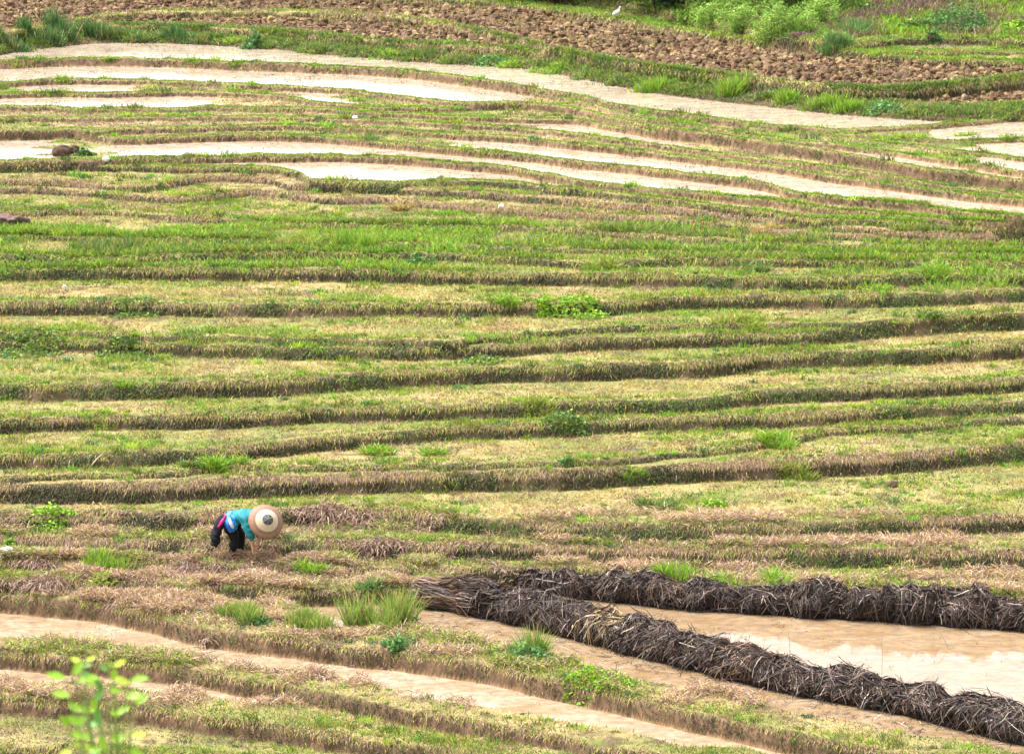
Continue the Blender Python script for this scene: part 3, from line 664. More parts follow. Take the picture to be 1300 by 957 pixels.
T1 = [  # distinctive plants: name, label, category, u, v, w, h, kind, palette
 ('grass_tuft','tall grass tuft with straw tips touching the left end of the near stalk heap','grass tuft',478,800,92,60,'reed','sedge'),
 ('grass_tuft','spiky green grass tuft with yellow tips on the near bank below the farmer','grass tuft',300,786,84,30,'reed','sedge'),
 ('grass_tuft','pale straw and green grass tuft standing beside the narrow orange channel','grass tuft',402,800,70,34,'reed','sedge'),
 ('grass_tuft','bright green grass tuft on the mown terrace just right of the farmer','grass tuft',397,728,42,26,'grass','bright'),
 ('leafy_weed','bright green bushy weed on the mauve bank at the far left','weed',68,666,50,18,'weed','bright'),
 ('grass_tuft','wide low bluish green grass patch left of where the stalk heaps meet','grass tuft',490,744,70,22,'grass','blue'),
 ('leafy_weed','blue green weed with tall thin spikes in the shallow water below the near heap','weed',672,838,86,32,'weed','blue'),
 ('grass_tuft','thin tall green blades rising out of the blue green weed','grass tuft',676,832,24,48,'reed','sedge'),
 ('leafy_weed','bright green leafy weed on the near bank at the foot of the near stalk heap','weed',752,864,90,22,'weed','bright'),
 ('grass_tuft','long arching bright green grass behind the low gap of the far stalk heap','grass tuft',852,738,104,34,'reed','bright'),
 ('grass_tuft','row of thin green grass standing behind the flat part of the far heap','grass tuft',950,746,120,32,'grass','bright'),
 ('grass_tuft','small green tuft in the dip between two mounds of the far heap','grass tuft',1082,757,28,20,'grass','blue'),
 ('grass_tuft','yellow green grass patch behind the right end of the far heap','grass tuft',1262,756,64,16,'grass','yellow'),
 ('leafy_weed','dark leafy weed on the bank left of the spiky tuft','weed',216,770,24,14,'weed','dark'),
 ('leafy_weed','dark green weed at the foot of the spiky tuft','weed',328,792,34,14,'weed','dark'),
 ('leafy_weed','yellow green broad leaved weed among dead grass at lower left','weed',134,736,30,16,'weed','yellow'),
 ('grass_tuft','thin upright green shoots left of the farmer','grass tuft',128,716,56,26,'reed','bright'),
 ('leafy_weed','silvery green weed on the near bank under the tall straw tipped tuft','weed',505,822,40,24,'weed','blue'),
 ('grass_tuft','dense bright green tussock in the upper middle of the slope','grass tuft',556,318,50,24,'grass','bright'),
 ('grass_tuft','arching yellow green grass left of the dense upper tussock','grass tuft',376,309,64,24,'grass','yellow'),
 ('grass_tuft','tall pale green grass between the two upper tussocks','grass tuft',447,312,52,30,'reed','bright'),
 ('grass_tuft','yellow green tuft spilling over a bank at centre right','grass tuft',1004,598,50,22,'grass','yellow'),
 ('grass_tuft','bright green tuft just above the yellow green one at centre right','grass tuft',982,562,66,28,'grass','bright'),
 ('grass_tuft','low bright grass patch on the bank edge below the middle of the picture','grass tuft',678,522,58,22,'grass','yellow'),
 ('leafy_weed','curly green weed just below the central low grass patch','weed',722,538,46,20,'weed','green'),
 ('leafy_weed','wide green leafy bush on the bank edge above the centre','weed',738,394,66,20,'weed','bright'),
 ('leafy_weed','small round green bush left of the wide leafy one','weed',693,398,26,24,'weed','bright'),
 ('grass_tuft','small upright green tuft left of the round leafy bush','grass tuft',648,386,28,24,'grass','bright'),
 ('grass_tuft','yellow green tuft on the tread at upper centre right','grass tuft',936,410,74,24,'grass','yellow'),
 ('grass_tuft','compact green tuft standing alone on the upper right tread','grass tuft',1190,405,36,20,'grass','green'),
 ('grass_tuft','arching green grass tuft on the bank above the lone compact tuft','grass tuft',1105,369,50,18,'grass','bright'),
 ('grass_tuft','low green grass patch in the wide yellow terrace','grass tuft',848,644,78,20,'grass','green'),
 ('leafy_weed','small green weed right of the low patch in the wide yellow terrace','weed',905,642,34,14,'weed','bright'),
 ('grass_tuft','long bladed green tuft at the foot of a bank left of centre','grass tuft',286,592,58,30,'grass','bright'),
 ('grass_tuft','small green tuft left of the long bladed one','grass tuft',235,594,40,20,'grass','green'),
 ('grass_tuft','curving green sedge on the bank near the middle left','grass tuft',484,576,46,26,'grass','bright'),
 ('grass_tuft','small sedge right of the curving one','grass tuft',562,578,36,22,'grass','bright'),
 ('leafy_weed','small dark green weed on the tread right of the small sedge','weed',722,588,18,10,'weed','dark'),
 ('grass_tuft','bright green tuft on the edge of the long bank right of centre','grass tuft',803,602,26,16,'grass','bright'),
 ('leafy_weed','wide green patch of weeds at the left edge on a middle terrace','weed',40,446,84,18,'weed','green'),
 ('leafy_weed','green weed hanging on the bank right of the wide left patch','weed',158,447,66,15,'weed','green'),
 ('leafy_weed','low green weed on the bank at upper left','weed',170,396,60,14,'weed','green'),
 ('grass_tuft','green tuft on the bank edge left of the middle','grass tuft',150,488,30,14,'grass','bright'),
 ('grass_tuft','flat green tuft on the lower left bank edge','grass tuft',116,530,50,13,'grass','bright'),
 ('leafy_weed','green weed at the foot of the central bank','weed',615,460,60,13,'weed','green'),
 ('grass_tuft','bright green grass filling the bank at the right edge of the upper slope','grass tuft',1220,352,120,24,'grass','bright'),
 ('grass_tuft','green grass clump at upper right of centre','grass tuft',955,343,70,18,'grass','green'),
 ('grass_tuft','yellow green tuft with arching blades at upper centre','grass tuft',757,340,44,24,'grass','yellow'),
 ('leafy_weed','blue green weed low on the bank under the arching grass','weed',530,338,50,18,'weed','dark'),
 ('grass_tuft','tall green grass on the bank at the upper left','grass tuft',120,320,110,26,'reed','green'),
 ('leafy_weed','green leafy bush beside the upper left water on the earth mound','weed',107,198,22,16,'weed','dark'),
 ('grass_tuft','round green tuft on the narrow bund at the right edge','grass tuft',1231,176,26,18,'grass','bright'),
 ('grass_tuft','smaller green tuft right of the round one on the bund','grass tuft',1276,177,16,13,'grass','bright'),
 ('leafy_bush','round dark green bush on the bank at the edge of the ploughed soil','bush',322,62,30,26,'weed','dark'),
]
for nm, lb, ct, u, v, w_, h_, kd, pl in T1:
    tuft(nm, lb, ct, None, u, v, w_, h_, kd, pl)
for (u, v, w_, h_, kd, pl) in [(12,66,56,20,'reed','dark'),(48,58,54,26,'reed','dark'),(84,55,46,32,'reed','dark'),(120,54,42,36,'reed','dark'),(150,54,34,26,'reed','green'),
    (190,55,50,20,'grass','green'),(228,56,46,26,'reed','dark'),(262,57,44,20,'grass','green'),(296,60,30,16,'grass','bright'),(352,67,44,18,'grass','green'),(396,72,48,20,'grass','green'),
    (440,76,50,16,'grass','green'),(486,78,44,14,'grass','bright'),(528,80,52,18,'reed','green'),(580,84,50,14,'grass','green'),(620,86,44,14,'weed','blue'),(652,89,44,18,'grass','bright'),
    (700,97,56,20,'grass','bright'),(742,104,50,16,'grass','green'),(790,110,50,20,'grass','green'),(836,116,54,24,'reed','bright'),(880,122,36,16,'grass','green'),(924,127,42,30,'reed','bright'),
    (966,132,36,18,'grass','green'),(1008,136,42,22,'reed','bright'),(1050,141,46,22,'reed','bright'),(1086,144,36,22,'reed','bright'),(1120,147,40,16,'weed','blue'),(1160,148,40,16,'grass','green'),
    (1204,150,50,18,'grass','green'),(1246,149,44,14,'grass','green'),(1286,146,40,12,'grass','dark')]:
    tuft('grass_tuft', 'green grass growing on the bank between the topmost water strip and ploughed soil', 'grass tuft', 'grass tufts along the bank above the topmost water', u, v - 6, w_, h_, kd, pl)
for (u, v, w_, h_) in [(145,77,16,9),(250,78,26,9),(302,82,16,8),(80,101,22,10),(135,100,22,11),(10,103,26,6),(55,118,40,7),(520,90,60,6),(600,103,60,6),(735,125,90,10),(890,152,60,8),(960,160,50,9),
        (1055,163,60,12),(1128,176,40,11),(440,112,50,5),(560,126,60,6),(375,126,40,6),(590,140,60,6),(430,166,60,7),(570,184,60,7),(620,192,50,8),(380,174,60,6)]:
    tuft('grass_tuft', 'short bright tuft of grass on one of the narrow bunds between water strips', 'grass tuft', 'tufts on the bunds between the water strips', u, v, min(w_, 34), h_, 'grass', 'bright', 170)
# mown withered grass heaps on the farmer's terraces
for (u, v, w_, h_) in [(60,742,60,26),(175,760,56,22),(30,735,60,14),(120,700,60,12),(200,700,60,12),(225,724,50,16),(268,722,40,14),(330,722,44,18),(392,744,64,14),(190,736,46,14),
        (290,740,40,14),(440,668,110,24),(520,676,90,16),(470,700,120,16),(600,704,90,14),(245,698,40,12),(345,705,60,14),(640,722,40,10),(395,655,60,12),(250,828,24,14),(200,818,30,8),(420,806,40,12),(360,852,36,12),(400,862,44,14),(470,842,60,8),
        (560,816,36,10),(600,826,40,10),(700,846,40,10),(40,712,50,16),(20,660,50,10),(150,660,60,9),(220,658,60,9)]:
    tuft('dead_grass_clump', 'heap of cut mauve brown grass lying around the farmer and on the near banks', 'dead grass clump', 'cut grass heaps on the lower terraces', u, v, w_, h_, 'dead', 'mauve', int(w_ * h_ * 1.2))
tuft('straw_clump', 'small upright bunch of pale straw on the bank in the upper middle', 'straw bunch', None, 513, 268, 24, 22, 'grass', 'straw', 300)
tuft('straw_clump', 'ragged pale straw clump on the bank edge at upper right', 'straw bunch', None, 975, 292, 26, 18, 'grass', 'straw', 240)

# ---- woody growth beyond the ploughed fields
M_BARK = mat_plain('bark', (.12, .085, .06), .9, .25, 12, .2, .5)
def tube(pts, rad, seg=7, V=None, F=None):
    """adds a tapered tube along pts to lists V, F"""
    pts = [Vector(p) for p in pts]; st_ = len(V)
    for i, p in enumerate(pts):
        t = (pts[min(i + 1, len(pts) - 1)] - pts[max(i - 1, 0)]).normalized()
        a = t.orthogonal().normalized(); b = t.cross(a)
        if i and abs(a.dot(prev)) < .9:
            a = (prev - t * prev.dot(t)).normalized(); b = t.cross(a)
        prev = a
        for j in range(seg):
            q = j / seg * 6.28318
            V.append(tuple(p + (a * math.cos(q) + b * math.sin(q)) * rad[i]))
    for i in range(len(pts) - 1):
        for j in range(seg):
            F.append((st_ + i * seg + j, st_ + i * seg + (j + 1) % seg, st_ + (i + 1) * seg + (j + 1) % seg, st_ + (i + 1) * seg + j))
def mesh_py(name, V, F, mat, parent=None, smooth=True):
    me = bpy.data.meshes.new(name); me.from_pydata([tuple(v) for v in V], [], F); me.materials.append(mat)
    for p in me.polygons: p.use_smooth = smooth
    o = bpy.data.objects.new(name, me); COL.objects.link(o)
    if parent: o.parent = parent
    return o
def tree(name, label, cat, group, u, v, extra, h, w, pl, n=5000, leaf=.14, P=None):
    P0 = hit(u, v)
    d = Vector((P0.x, P0.y, 0)).normalized() * extra
    P0 = P0 + d; P0.z = float(ground(P0.x, P0.y)) - .05
    root = bpy.data.objects.new(name, None); COL.objects.link(root); root.location = P0
    tag(root, label, cat, group)
    V, F = [], []
    top = Vector((random.uniform(-.1, .1) * w, 0, h * .7))
    tube([(0, 0, 0), top * .35 + Vector((.05 * w, 0, 0)), top * .7, top], [h * .030, h * .024, h * .017, h * .006], 8, V, F)
    cl = []
    nb = 9
    for i in range(nb):
        t = .25 + .7 * i / nb; b = top * t; a = i * 2.4 + random.random()
        e = b + Vector((math.cos(a) * w * .42 * (1.1 - .5 * t), math.sin(a) * w * .42 * (1.1 - .5 * t), h * random.uniform(.08, .28)))
        tube([b, (b + e) / 2 + Vector((0, 0, h * .02)), e], [h * .012, h * .008, h * .003], 5, V, F)
        cl += [e, (b * .4 + e * .6)]
    cl.append(top + Vector((0, 0, h * .12)))
    mesh_py('trunk', V, F, M_BARK, root)
    cl = np.array(cl); ci = rng.integers(0, len(cl), n)
    rad = w * (.14 + .10 * rng.random(len(cl)))
    dv_ = rng.normal(size=(n, 3)); dv_ /= np.linalg.norm(dv_, axis=1, keepdims=True)
    Pn = cl[ci] + dv_ * (rad[ci] * (rng.random(n) ** .4))[:, None] * np.array([1, 1, .75])
    Pn[:, 2] = np.maximum(Pn[:, 2], .05)
    C = pal(PALS[pl], n) * (.75 + .5 * rng.random(len(cl)))[ci][:, None]
    Vv, Ff, Cc = leaves(Pn, leaf * (.6 + .7 * rng.random(n)), C)
    mesh_np('crown', Vv, Ff, Cc, M_BLADE, False, root)
    return root
PALS['tree'] = [(.030, .070, .028), (.045, .10, .035), (.025, .055, .03), (.06, .12, .04)]
PALS['bamboo'] = [(.24, .40, .06), (.30, .46, .07), (.18, .34, .05), (.36, .46, .12)]
for i, (u, ex, h, w_) in enumerate([(655,1.6,2.2,2.6),(700,1.2,2.2,2.6),(742,1.3,2.4,2.6),(786,1.6,2.4,2.6),(828,1.3,2.4,2.6),(872,1.4,2.4,2.6),(915,5,3.2,3.2),(960,5,3.2,3.2),(1005,5,3.0,3.2)]):
    tree('tree', 'dark leafy tree in the thicket at the top edge behind the white bird', 'tree', 'dark trees at the top edge', u, np.interp(u, [600,768,900,1000],[2,14,40,52]), ex, h, w_, 'tree', 5200, .17)
def bamboo(u, v, h, w):
    P0 = hit(u, v); root = bpy.data.objects.new('bamboo_clump', None); COL.objects.link(root); root.location = P0
    tag(root, 'feathery bright green bamboo-like plant at the top edge beyond the ploughed field', 'bamboo', 'feathery green plants beyond the field')
    V, F = [], []; lp = []
    for i in range(16):
        x, y = random.gauss(0, w * .2), random.gauss(0, w * .15)
        hh = h * random.uniform(.6, 1.05); lx, ly = random.gauss(0, .14) * hh, random.gauss(0, .12) * hh
        z0 = float(ground(P0.x + x, P0.y + y)) - P0.z - .03
        pts = [Vector((x, y, z0)), Vector((x + lx * .3, y + ly * .3, z0 + hh * .5)), Vector((x + lx, y + ly, z0 + hh))]
        tube(pts, [.014, .011, .004], 5, V, F)
        for j in range(75):
            t = random.uniform(.12, 1.0); p = pts[1].lerp(pts[2], (t - .5) * 2) if t > .5 else pts[0].lerp(pts[1], t * 2)
            lp.append(p + Vector((random.gauss(0, .09), random.gauss(0, .09), random.gauss(0, .05))))
    mesh_py('stem', V, F, mat_bam, root)
    lp = np.array(lp); n = len(lp); b = Blades()
    D = np.stack([rng.normal(size=n), rng.normal(size=n), .6 + .5 * rng.random(n)], 1)
    b.add(lp, D, .12 + .12 * rng.random(n), .018 + .014 * rng.random(n), pal(PALS['bamboo'], n), .35, False)
    b.build('foliage', M_BLADE, root)
mat_bam = mat_plain('green_stem', (.18, .24, .06), .6)
for (u, v, h, w_) in [(905,36,.8,1.3),(940,40,1.1,1.6),(975,44,1.2,1.7),(1008,46,1.0,1.5),(950,26,1.2,1.8),(990,24,1.2,1.8),(920,20,1.0,1.5),(1030,34,.9,1.5),(880,24,.6,1.1)]:
    bamboo(u, v, h, w_)
for nm, lb, u, v, w_, h_, kd, pl in [
  ('bush','large dark green bush on the slope at the top right corner',1222,36,100,40,'weed','dark'),
  ('bush','smaller bright green bush at the right edge below the large dark one',1292,40,44,24,'weed','bright'),
  ('bush','light green leafy bush left of the large dark one',1165,38,44,20,'weed','green'),
  ('grass_tuft','broad blue green grass at the foot of the top right slope',1052,54,44,22,'reed','blue'),
  ('grass_tuft','tall green grass between the two mauve streaks on the top right slope',1100,44,64,28,'reed','blue'),
  ('bush','green bush between the mauve streaks near the top edge',1085,12,50,16,'weed','green'),
  ('leafy_weed','dark weed where the bank turns at the top right',1185,50,14,9,'weed','dark'),
  ]:
    tuft(nm, lb, nm.replace('_', ' '), None, u, v, w_, h_, kd, pl, 1400)
for (ua, va, ub, vb, lb) in [(1010,48,1120,6,'long streak of mauve withered brush climbing the top right slope'),(1110,22,1200,-6,'upper streak of mauve withered brush beside the top edge at right')]:
    n = 2600; t = rng.random(n); b = Blades(); A = hit(ua, va); B = hit(ub, vb)
    X = A.x + (B.x - A.x) * t + rng.normal(size=n) * .12; Y = A.y + (B.y - A.y) * t + rng.normal(size=n) * .22
    Zz = ground(X, Y)
    b.add(np.stack([X, Y, Zz], 1), up(n, .8), .14 + .22 * rng.random(n), .02 + .015 * rng.random(n), pal([(.20,.12,.115),(.15,.09,.09),(.26,.17,.15)], n), .3)
    tag(b.build('withered_brush', M_DRY), lb, 'brush')
# ------------------------------------------------------------------ heaps of rotting stalks lying in the pond
ZP = Z[NAMES.index('B')] - .06
M_STALK = mat_attr('stalks', .65, .0, 0, .35)
M_CORE = mat_plain('rotten_core', (.022, .015, .013), .95, .4, 9, .1, .6)
DK = [(.020,.012,.009),(.032,.019,.014),(.012,.008,.007),(.055,.034,.025),(.11,.074,.056),(.028,.017,.012),(.050,.026,.013),(.07,.04,.022)]
LT = [(.26,.19,.15),(.36,.28,.22),(.19,.13,.10)]
OR = [(.15,.070,.028),(.20,.105,.045),(.09,.045,.022),(.05,.028,.018)]
GO = [(.42,.28,.11),(.50,.36,.17),(.28,.17,.07)]
def bundle(label, group, ua, va, ub, vb, h, w, tone='dark', combed=False, n=1250):
    k_ = .90 if 'far' in group else .86; h = (h * .75 + .54 * .25) * k_; w *= .86
    ax, ay = at_z(ua, va, ZP); bx, by = at_z(ub, vb, ZP)
    A = Vector((float(ax), float(ay), ZP)); B = Vector((float(bx), float(by), ZP))
    C0 = (A + B) / 2; ax_ = (B - A); Lh = ax_.length / 2 * 1.17; ax_.normalize(); sd = Vector((-ax_.y, ax_.x, 0))
    if sd.y > 0: sd = -sd                                  # towards the camera
    a3, s3 = np.array(ax_), np.array(sd)
    root = bpy.data.objects.new('stalk_bundle', None); COL.objects.link(root); root.location = C0
    tag(root, label, 'stalk bundle', group)
    seed = int(ua + va)
    def surf(s, th, r=1.0):
        """s along -1..1, th angle: -pi/2 front foot .. 0 top .. pi/2 back foot"""
        e = np.sqrt(np.clip(1 - np.abs(s) ** 4, 0, 1)) * .66 + .34 * (np.abs(s) < 1.02)
        lump = 1 + .55 * (fbm(s * 2.6 + seed, th * 1.3 + seed, 5, 2) - .5) + .10 * (vnoise(s * 7 + seed, th * 5, 6) - .5)
        rr_ = e * lump * r
        return (a3 * (s * Lh)[:, None]) + s3 * (-np.sin(th) * w * rr_)[:, None] + np.array([0, 0, 1.]) * (np.cos(th) ** .8 * h * rr_)[:, None]
    hs_ = 0
    S, T = np.meshgrid(np.linspace(-1, 1, 26), np.linspace(-1.57, 1.57, 18), indexing='ij')
    Vc = surf(S.reshape(-1), T.reshape(-1), .90); Vc[:, 2] -= .06
    ii = np.arange(26 * 18).reshape(26, 18)
    Fc = np.stack([ii[:-1, :-1], ii[1:, :-1], ii[1:, 1:], ii[:-1, 1:]], -1).reshape(-1, 4)
    mesh_np('core', Vc, Fc, None, M_CORE, True, root)
    # stalks: ribbons of five stations each running over the mound
    K = 6
    s0 = (rng.random(n) * 2 - 1) * .98
    if combed:
        th0 = (rng.random(n) - .5) * 2.9; s0 = -1 + 1.1 * rng.random(n)
        ds = .45 + .5 * rng.random(n); dth = rng.normal(size=n) * .25
    else:
        th0 = rng.normal(size=n) * .55; 
        ds = rng.normal(size=n) * .45; dth = np.where(rng.random(n) < .72, -1, 1) * (.6 + .95 * rng.random(n))
        wild = rng.random(n) < .32; ds[wild] = rng.normal(size=wild.sum()) * 1.2; dth[wild] = rng.normal(size=wild.sum()) * .7
    # clumped directions so locks of stalks hang together
    lock = (vnoise(s0 * 5 + seed, s0 * 0 + 3, 12) - .5)
    if not combed: ds += lock * 1.1
    t = np.linspace(0, 1, K)
    lift = 1.0 + .10 * rng.random(n); pop = np.where(rng.random(n) < .22, rng.random(n) * .38, rng.random(n) * .06)
    Ps = []
    for q in t:
        s_ = s0 + ds * q * (.62 / Lh if not combed else 1); th = th0 + dth * q
        r = lift + pop * q * q
        sc_ = np.clip(s_, -1.0, 1.0); p = surf(sc_, np.clip(th, -1.6, 1.6), r)
        over = np.abs(s_) - 1; m = over > 0
        p[m] += a3 * (np.sign(s_[m]) * over[m] * Lh)[:, None]; p[m, 2] -= over[m] * .35
        p[:, 2] += -np.clip(-th - 1.45, 0, 1) * .12
        Ps.append(p)
    Ps = np.stack(Ps, 1)                                   # n,K,3
    Ps += rng.normal(size=Ps.shape) * .006
    Tn = np.gradient(Ps, axis=1); Tn /= np.linalg.norm(Tn, axis=2, keepdims=True) + 1e-9
    nr_ = Ps - np.array([0, 0, h * .2]); nr_ += rng.normal(size=(n, 1, 3)) * .35; 
    Sd = np.cross(Tn, nr_); Sd /= np.linalg.norm(Sd, axis=2, keepdims=True) + 1e-9
    wd = (.006 + .009 * rng.random(n) ** 1.5)[:, None, None] * (1 - .55 * t)[None, :, None]
    Lf = Ps - Sd * wd; Rt = Ps + Sd * wd
    Vv = np.stack([Lf, Rt], 2).reshape(-1, 3)
    base = (np.arange(n) * K * 2)[:, None] + (np.arange(K - 1) * 2)[None, :]
    Fv = np.stack([base, base + 1, base + 3, base + 2], -1).reshape(-1, 4)
    low = np.clip(-th0 * .5, 0, 1)
    Cb = pal(DK, n)
    if tone == 'orange':
        m = rng.random(n) < .42; Cb[m] = pal(OR, m.sum())
    if tone == 'gold':
        m = (rng.random(n) < .42) & (th0 > -.4); Cb[m] = pal(GO, m.sum())
    if tone == 'rust':
        m = rng.random(n) < .35; Cb[m] = pal(OR, m.sum())
    m = (rng.random(n) < (.15 if not combed else .10)) & (th0 > -.9); Cb[m] = pal(LT, m.sum())
    Cc = np.repeat(Cb[:, None, :], K, 1)
    Cc = Cc * (1 + .35 * (rng.random((n, K, 1)) - .5))
    wetl = np.clip((.16 - Ps[:, :, 2:3]) / .16, 0, 1)      # soaked, blackened foot standing in the water
    Cc = Cc * (1 - .55 * wetl) * .82
    mesh_np('stalks', Vv, Fv, np.repeat(Cc.reshape(-1, 3), 2, 0), M_STALK, False, root)
    return root
FG, BG = 'stalk bundles of the near heap', 'stalk bundles of the far heap'
FR = [
 ('orange brown stalk bundle combed lengthwise at the left end of the near heap', 532,764,642,784,.62,.50,'orange',True),
 ('black and grey stalk bundle right of the orange one in the near heap', 612,779,705,799,.62,.50,'dark',False),
 ('dark stalk bundle with broken grey tips left of the golden one', 672,792,752,812,.60,.48,'dark',False),
 ('golden straw coloured stalk bundle on top where the two heaps meet', 738,808,806,824,.60,.50,'gold',False),
 ('dark stalk bundle with pale crossed stems right of the golden one', 792,822,868,841,.62,.52,'dark',False),
 ('black bundle with a whitish crest in the middle of the near heap', 852,838,920,853,.56,.50,'dark',False),
 ('rusty brown tangled bundle in the middle of the near heap', 905,850,985,869,.52,.52,'rust',False),
 ('low dark bundle right of the rusty tangled one', 972,867,1050,883,.48,.50,'dark',False),
 ('dark bundle of the near heap beside the open water', 1040,881,1122,897,.50,.50,'dark',False),
 ('dark bundle of the near heap, second from its right end', 1112,895,1205,915,.50,.50,'dark',False),
 ('last dark bundle at the right end of the near heap', 1195,913,1320,945,.50,.50,'dark',False)]
BK = [
 ('grey brown fanned bundle at the left end of the far heap', 664,746,768,760,.40,.42,'dark',False),
 ('dark mound with long tan stems right of the fanned one in the far heap', 758,760,838,768,.56,.42,'dark',False),
 ('small low bundle in the gap of the far heap left of the tall grass', 818,766,880,772,.52,.42,'rust',False),
 ('flat topped dark bundle of the far heap in front of the tall grass', 862,771,945,776,.50,.42,'dark',False),
 ('flat bundle of the far heap with tangled loops of thin stems', 932,775,1012,780,.48,.42,'dark',False),
 ('rounded bundle of the far heap left of the green dip', 1000,780,1078,783,.62,.44,'dark',False),
 ('dark bundle just right of the green dip in the far heap', 1066,784,1134,787,.50,.44,'dark',False),
 ('highest peaked black mound of the far heap', 1118,787,1192,790,.74,.48,'dark',False),
 ('wide bundle with drooping pale stems near the right end of the far heap', 1178,790,1262,795,.64,.48,'dark',False),
 ('last sloping bundle of the far heap at the right edge', 1248,794,1330,802,.48,.46,'dark',False)]
for (lb, a, b_, c_, d, h, w_, tn, cb) in FR: bundle(lb, FG, a, b_, c_, d, h, w_, tn, cb, 1500)
for (lb, a, b_, c_, d, h, w_, tn, cb) in BK: bundle(lb, BG, a, b_, c_, d, h, w_, tn, cb, 1300)

# loose straw fallen beside the heaps, floating on the pond
b = Blades(); n = 900
us = rng.uniform(520, 1300, n); ctr = np.interp(us, [516,640,705,752,806,868,985,1122,1320], [764,785,801,814,826,843,871,899,947])
vs = ctr + np.where(rng.random(n) < .5, 1, -1) * (6 + 16 * rng.random(n))
X, Y = at_z(us, vs, ZP + .055)
b.add(np.stack([X, Y, np.full(n, ZP + .055)], 1), np.stack([rng.normal(size=n), rng.normal(size=n), np.full(n, .05)], 1), .08 + .22 * rng.random(n), .007 + .008 * rng.random(n), pal(DK + LT, n), .05, False)
tag(b.build('loose_straw', M_STALK), 'loose dark straw fallen in the water beside the near heap', 'straw', kind='stuff')
# ------------------------------------------------------------------ farmer
def skin(name, verts, edges, rad, mat, parent=None, sub=3, root=0):
    me = bpy.data.meshes.new(name); me.from_pydata([tuple(v) for v in verts], edges, [])
    ob = bpy.data.objects.new(name, me); COL.objects.link(ob)
    ob.modifiers.new('s', 'SKIN')
    sv = me.skin_vertices[0].data
    for i, r in enumerate(rad):
        sv[i].radius = (r, r) if np.isscalar(r) else r
        sv[i].use_root = (i == root)
    m2 = ob.modifiers.new('u', 'SUBSURF'); m2.levels = sub; m2.render_levels = sub
    dg_ = bpy.context.evaluated_depsgraph_get(); dg_.update()
    me2 = bpy.data.meshes.new_from_object(ob.evaluated_get(dg_))
    ob.modifiers.clear(); ob.data = me2; me2.name = name
    me2.materials.clear(); me2.materials.append(mat)
    for p in me2.polygons: p.use_smooth = True
    if parent: ob.parent = parent
    if mat.name in ('teal_jacket', 'black_trousers', 'blue_white_cloth', 'pink_sash'):      # folds in the cloth
        nv = len(me2.vertices); co = np.zeros(nv * 3); me2.vertices.foreach_get('co', co); co = co.reshape(-1, 3)
        no = np.zeros(nv * 3); me2.vertices.foreach_get('normal', no); no = no.reshape(-1, 3)
        f = (fbm(co[:, 0] * 9 + co[:, 2] * 5, co[:, 1] * 7 - co[:, 2] * 12, 71, 2) - .5) * .085
        me2.vertices.foreach_set('co', (co + no * f[:, None]).reshape(-1)); me2.update()
    return ob
M_SKIN = mat_plain('skin', (.42, .22, .13), .55, .05, 30)
M_TEAL = mat_plain('teal_jacket', (.006, .16, .19), .7, .12, 8, .3, .3)
M_BLACK = mat_plain('black_trousers', (.010, .010, .014), .85, .2, 12, .2, .3)
M_WHITE = mat_plain('white_matter', (.62, .63, .66), .7, .06, 20)
PF = hit(299, 708); PF.z = float(ground(PF.x, PF.y)) - .02
farmer = bpy.data.objects.new('person', None); COL.objects.link(farmer); farmer.location = PF
tag(farmer, 'farmer in teal jacket, black trousers and wide woven hat bending over cut grass', 'person')
J = {}
def arm(sh, el, wr, dirn):
    """arm joints and a half closed hand with five fingers; returns verts, edges, radii"""
    sh, el, wr = map(Vector, (sh, el, wr)); d = (wr - el).normalized(); s = d.cross(Vector(dirn)).normalized(); c = Vector(dirn)
    v = [sh, (sh + el) / 2, el, (el + wr) / 2, wr, wr + d * .075]
    r = [.052, .044, .038, .033, .025, (.036, .022)]
    e = [(0,1),(1,2),(2,3),(3,4),(4,5)]
    for j, (o, L) in enumerate([(-.030,.062),(-.010,.075),(.010,.070),(.029,.055)]):
        b = v[5] + s * o; i = len(v)
        v += [b + d * .012, b + d * (.012 + L * .5) + c * .008, b + d * (.012 + L * .8) + c * .03]
        r += [.0095, .009, .0075]; e += [(5, i), (i, i + 1), (i + 1, i + 2)]
    i = len(v); b = wr + d * .03 - s * .035
    v += [b, b + d * .03 - s * .012 + c * .02, b + d * .05 + c * .04]; r += [.012, .010, .008]; e += [(4, i), (i, i + 1), (i + 1, i + 2)]
    return v, e, r
def merge(*gs):
    V, E, Rr = [], [], []
    for v, e, r in gs:
        o = len(V); V += v; E += [(a + o, b + o) for a, b in e]; Rr += r
    return V, E, Rr
pel = Vector((-.09, .02, .72)); ch = Vector((.17, -.13, .82)); shc = Vector((.31, -.21, .82)); nk = Vector((.40, -.27, .80)); hd = Vector((.52, -.32, .82))
side = Vector((.5, .85, 0)).normalized()
hipN, hipF = pel - side * .10 + Vector((0, 0, -.04)), pel + side * .10 + Vector((0, 0, -.04))
kN, kF = Vector((.03, -.10, .39)), Vector((.11, .09, .39)); aN, aF = Vector((-.07, -.08, .05)), Vector((.05, .12, .05))
tN, tF = aN + Vector((.13, -.08, -.02)), aF + Vector((.13, -.08, -.02))
sN, sF = shc - side * .18, shc + side * .18
V0 = [pel, (pel + ch) / 2, ch, shc, nk, hd, hd + Vector((.07, -.05, -.03)), hipN, kN, aN, tN, hipF, kF, aF, tF]
E0 = [(0,1),(1,2),(2,3),(3,4),(4,5),(5,6),(0,7),(7,8),(8,9),(9,10),(0,11),(11,12),(12,13),(13,14)]
R0 = [.12,.115,.13,.10,.052,.088,.072,.085,.048,.034,.034,.085,.048,.034,.034]
av, ae, ar = arm(sN, (.32, -.42, .55), (.36, -.44, .33), (.6, -.4, -.3)); bv, be, br = arm(sF, (.50, -.02, .56), (.44, -.22, .34), (.5, -.6, -.3))
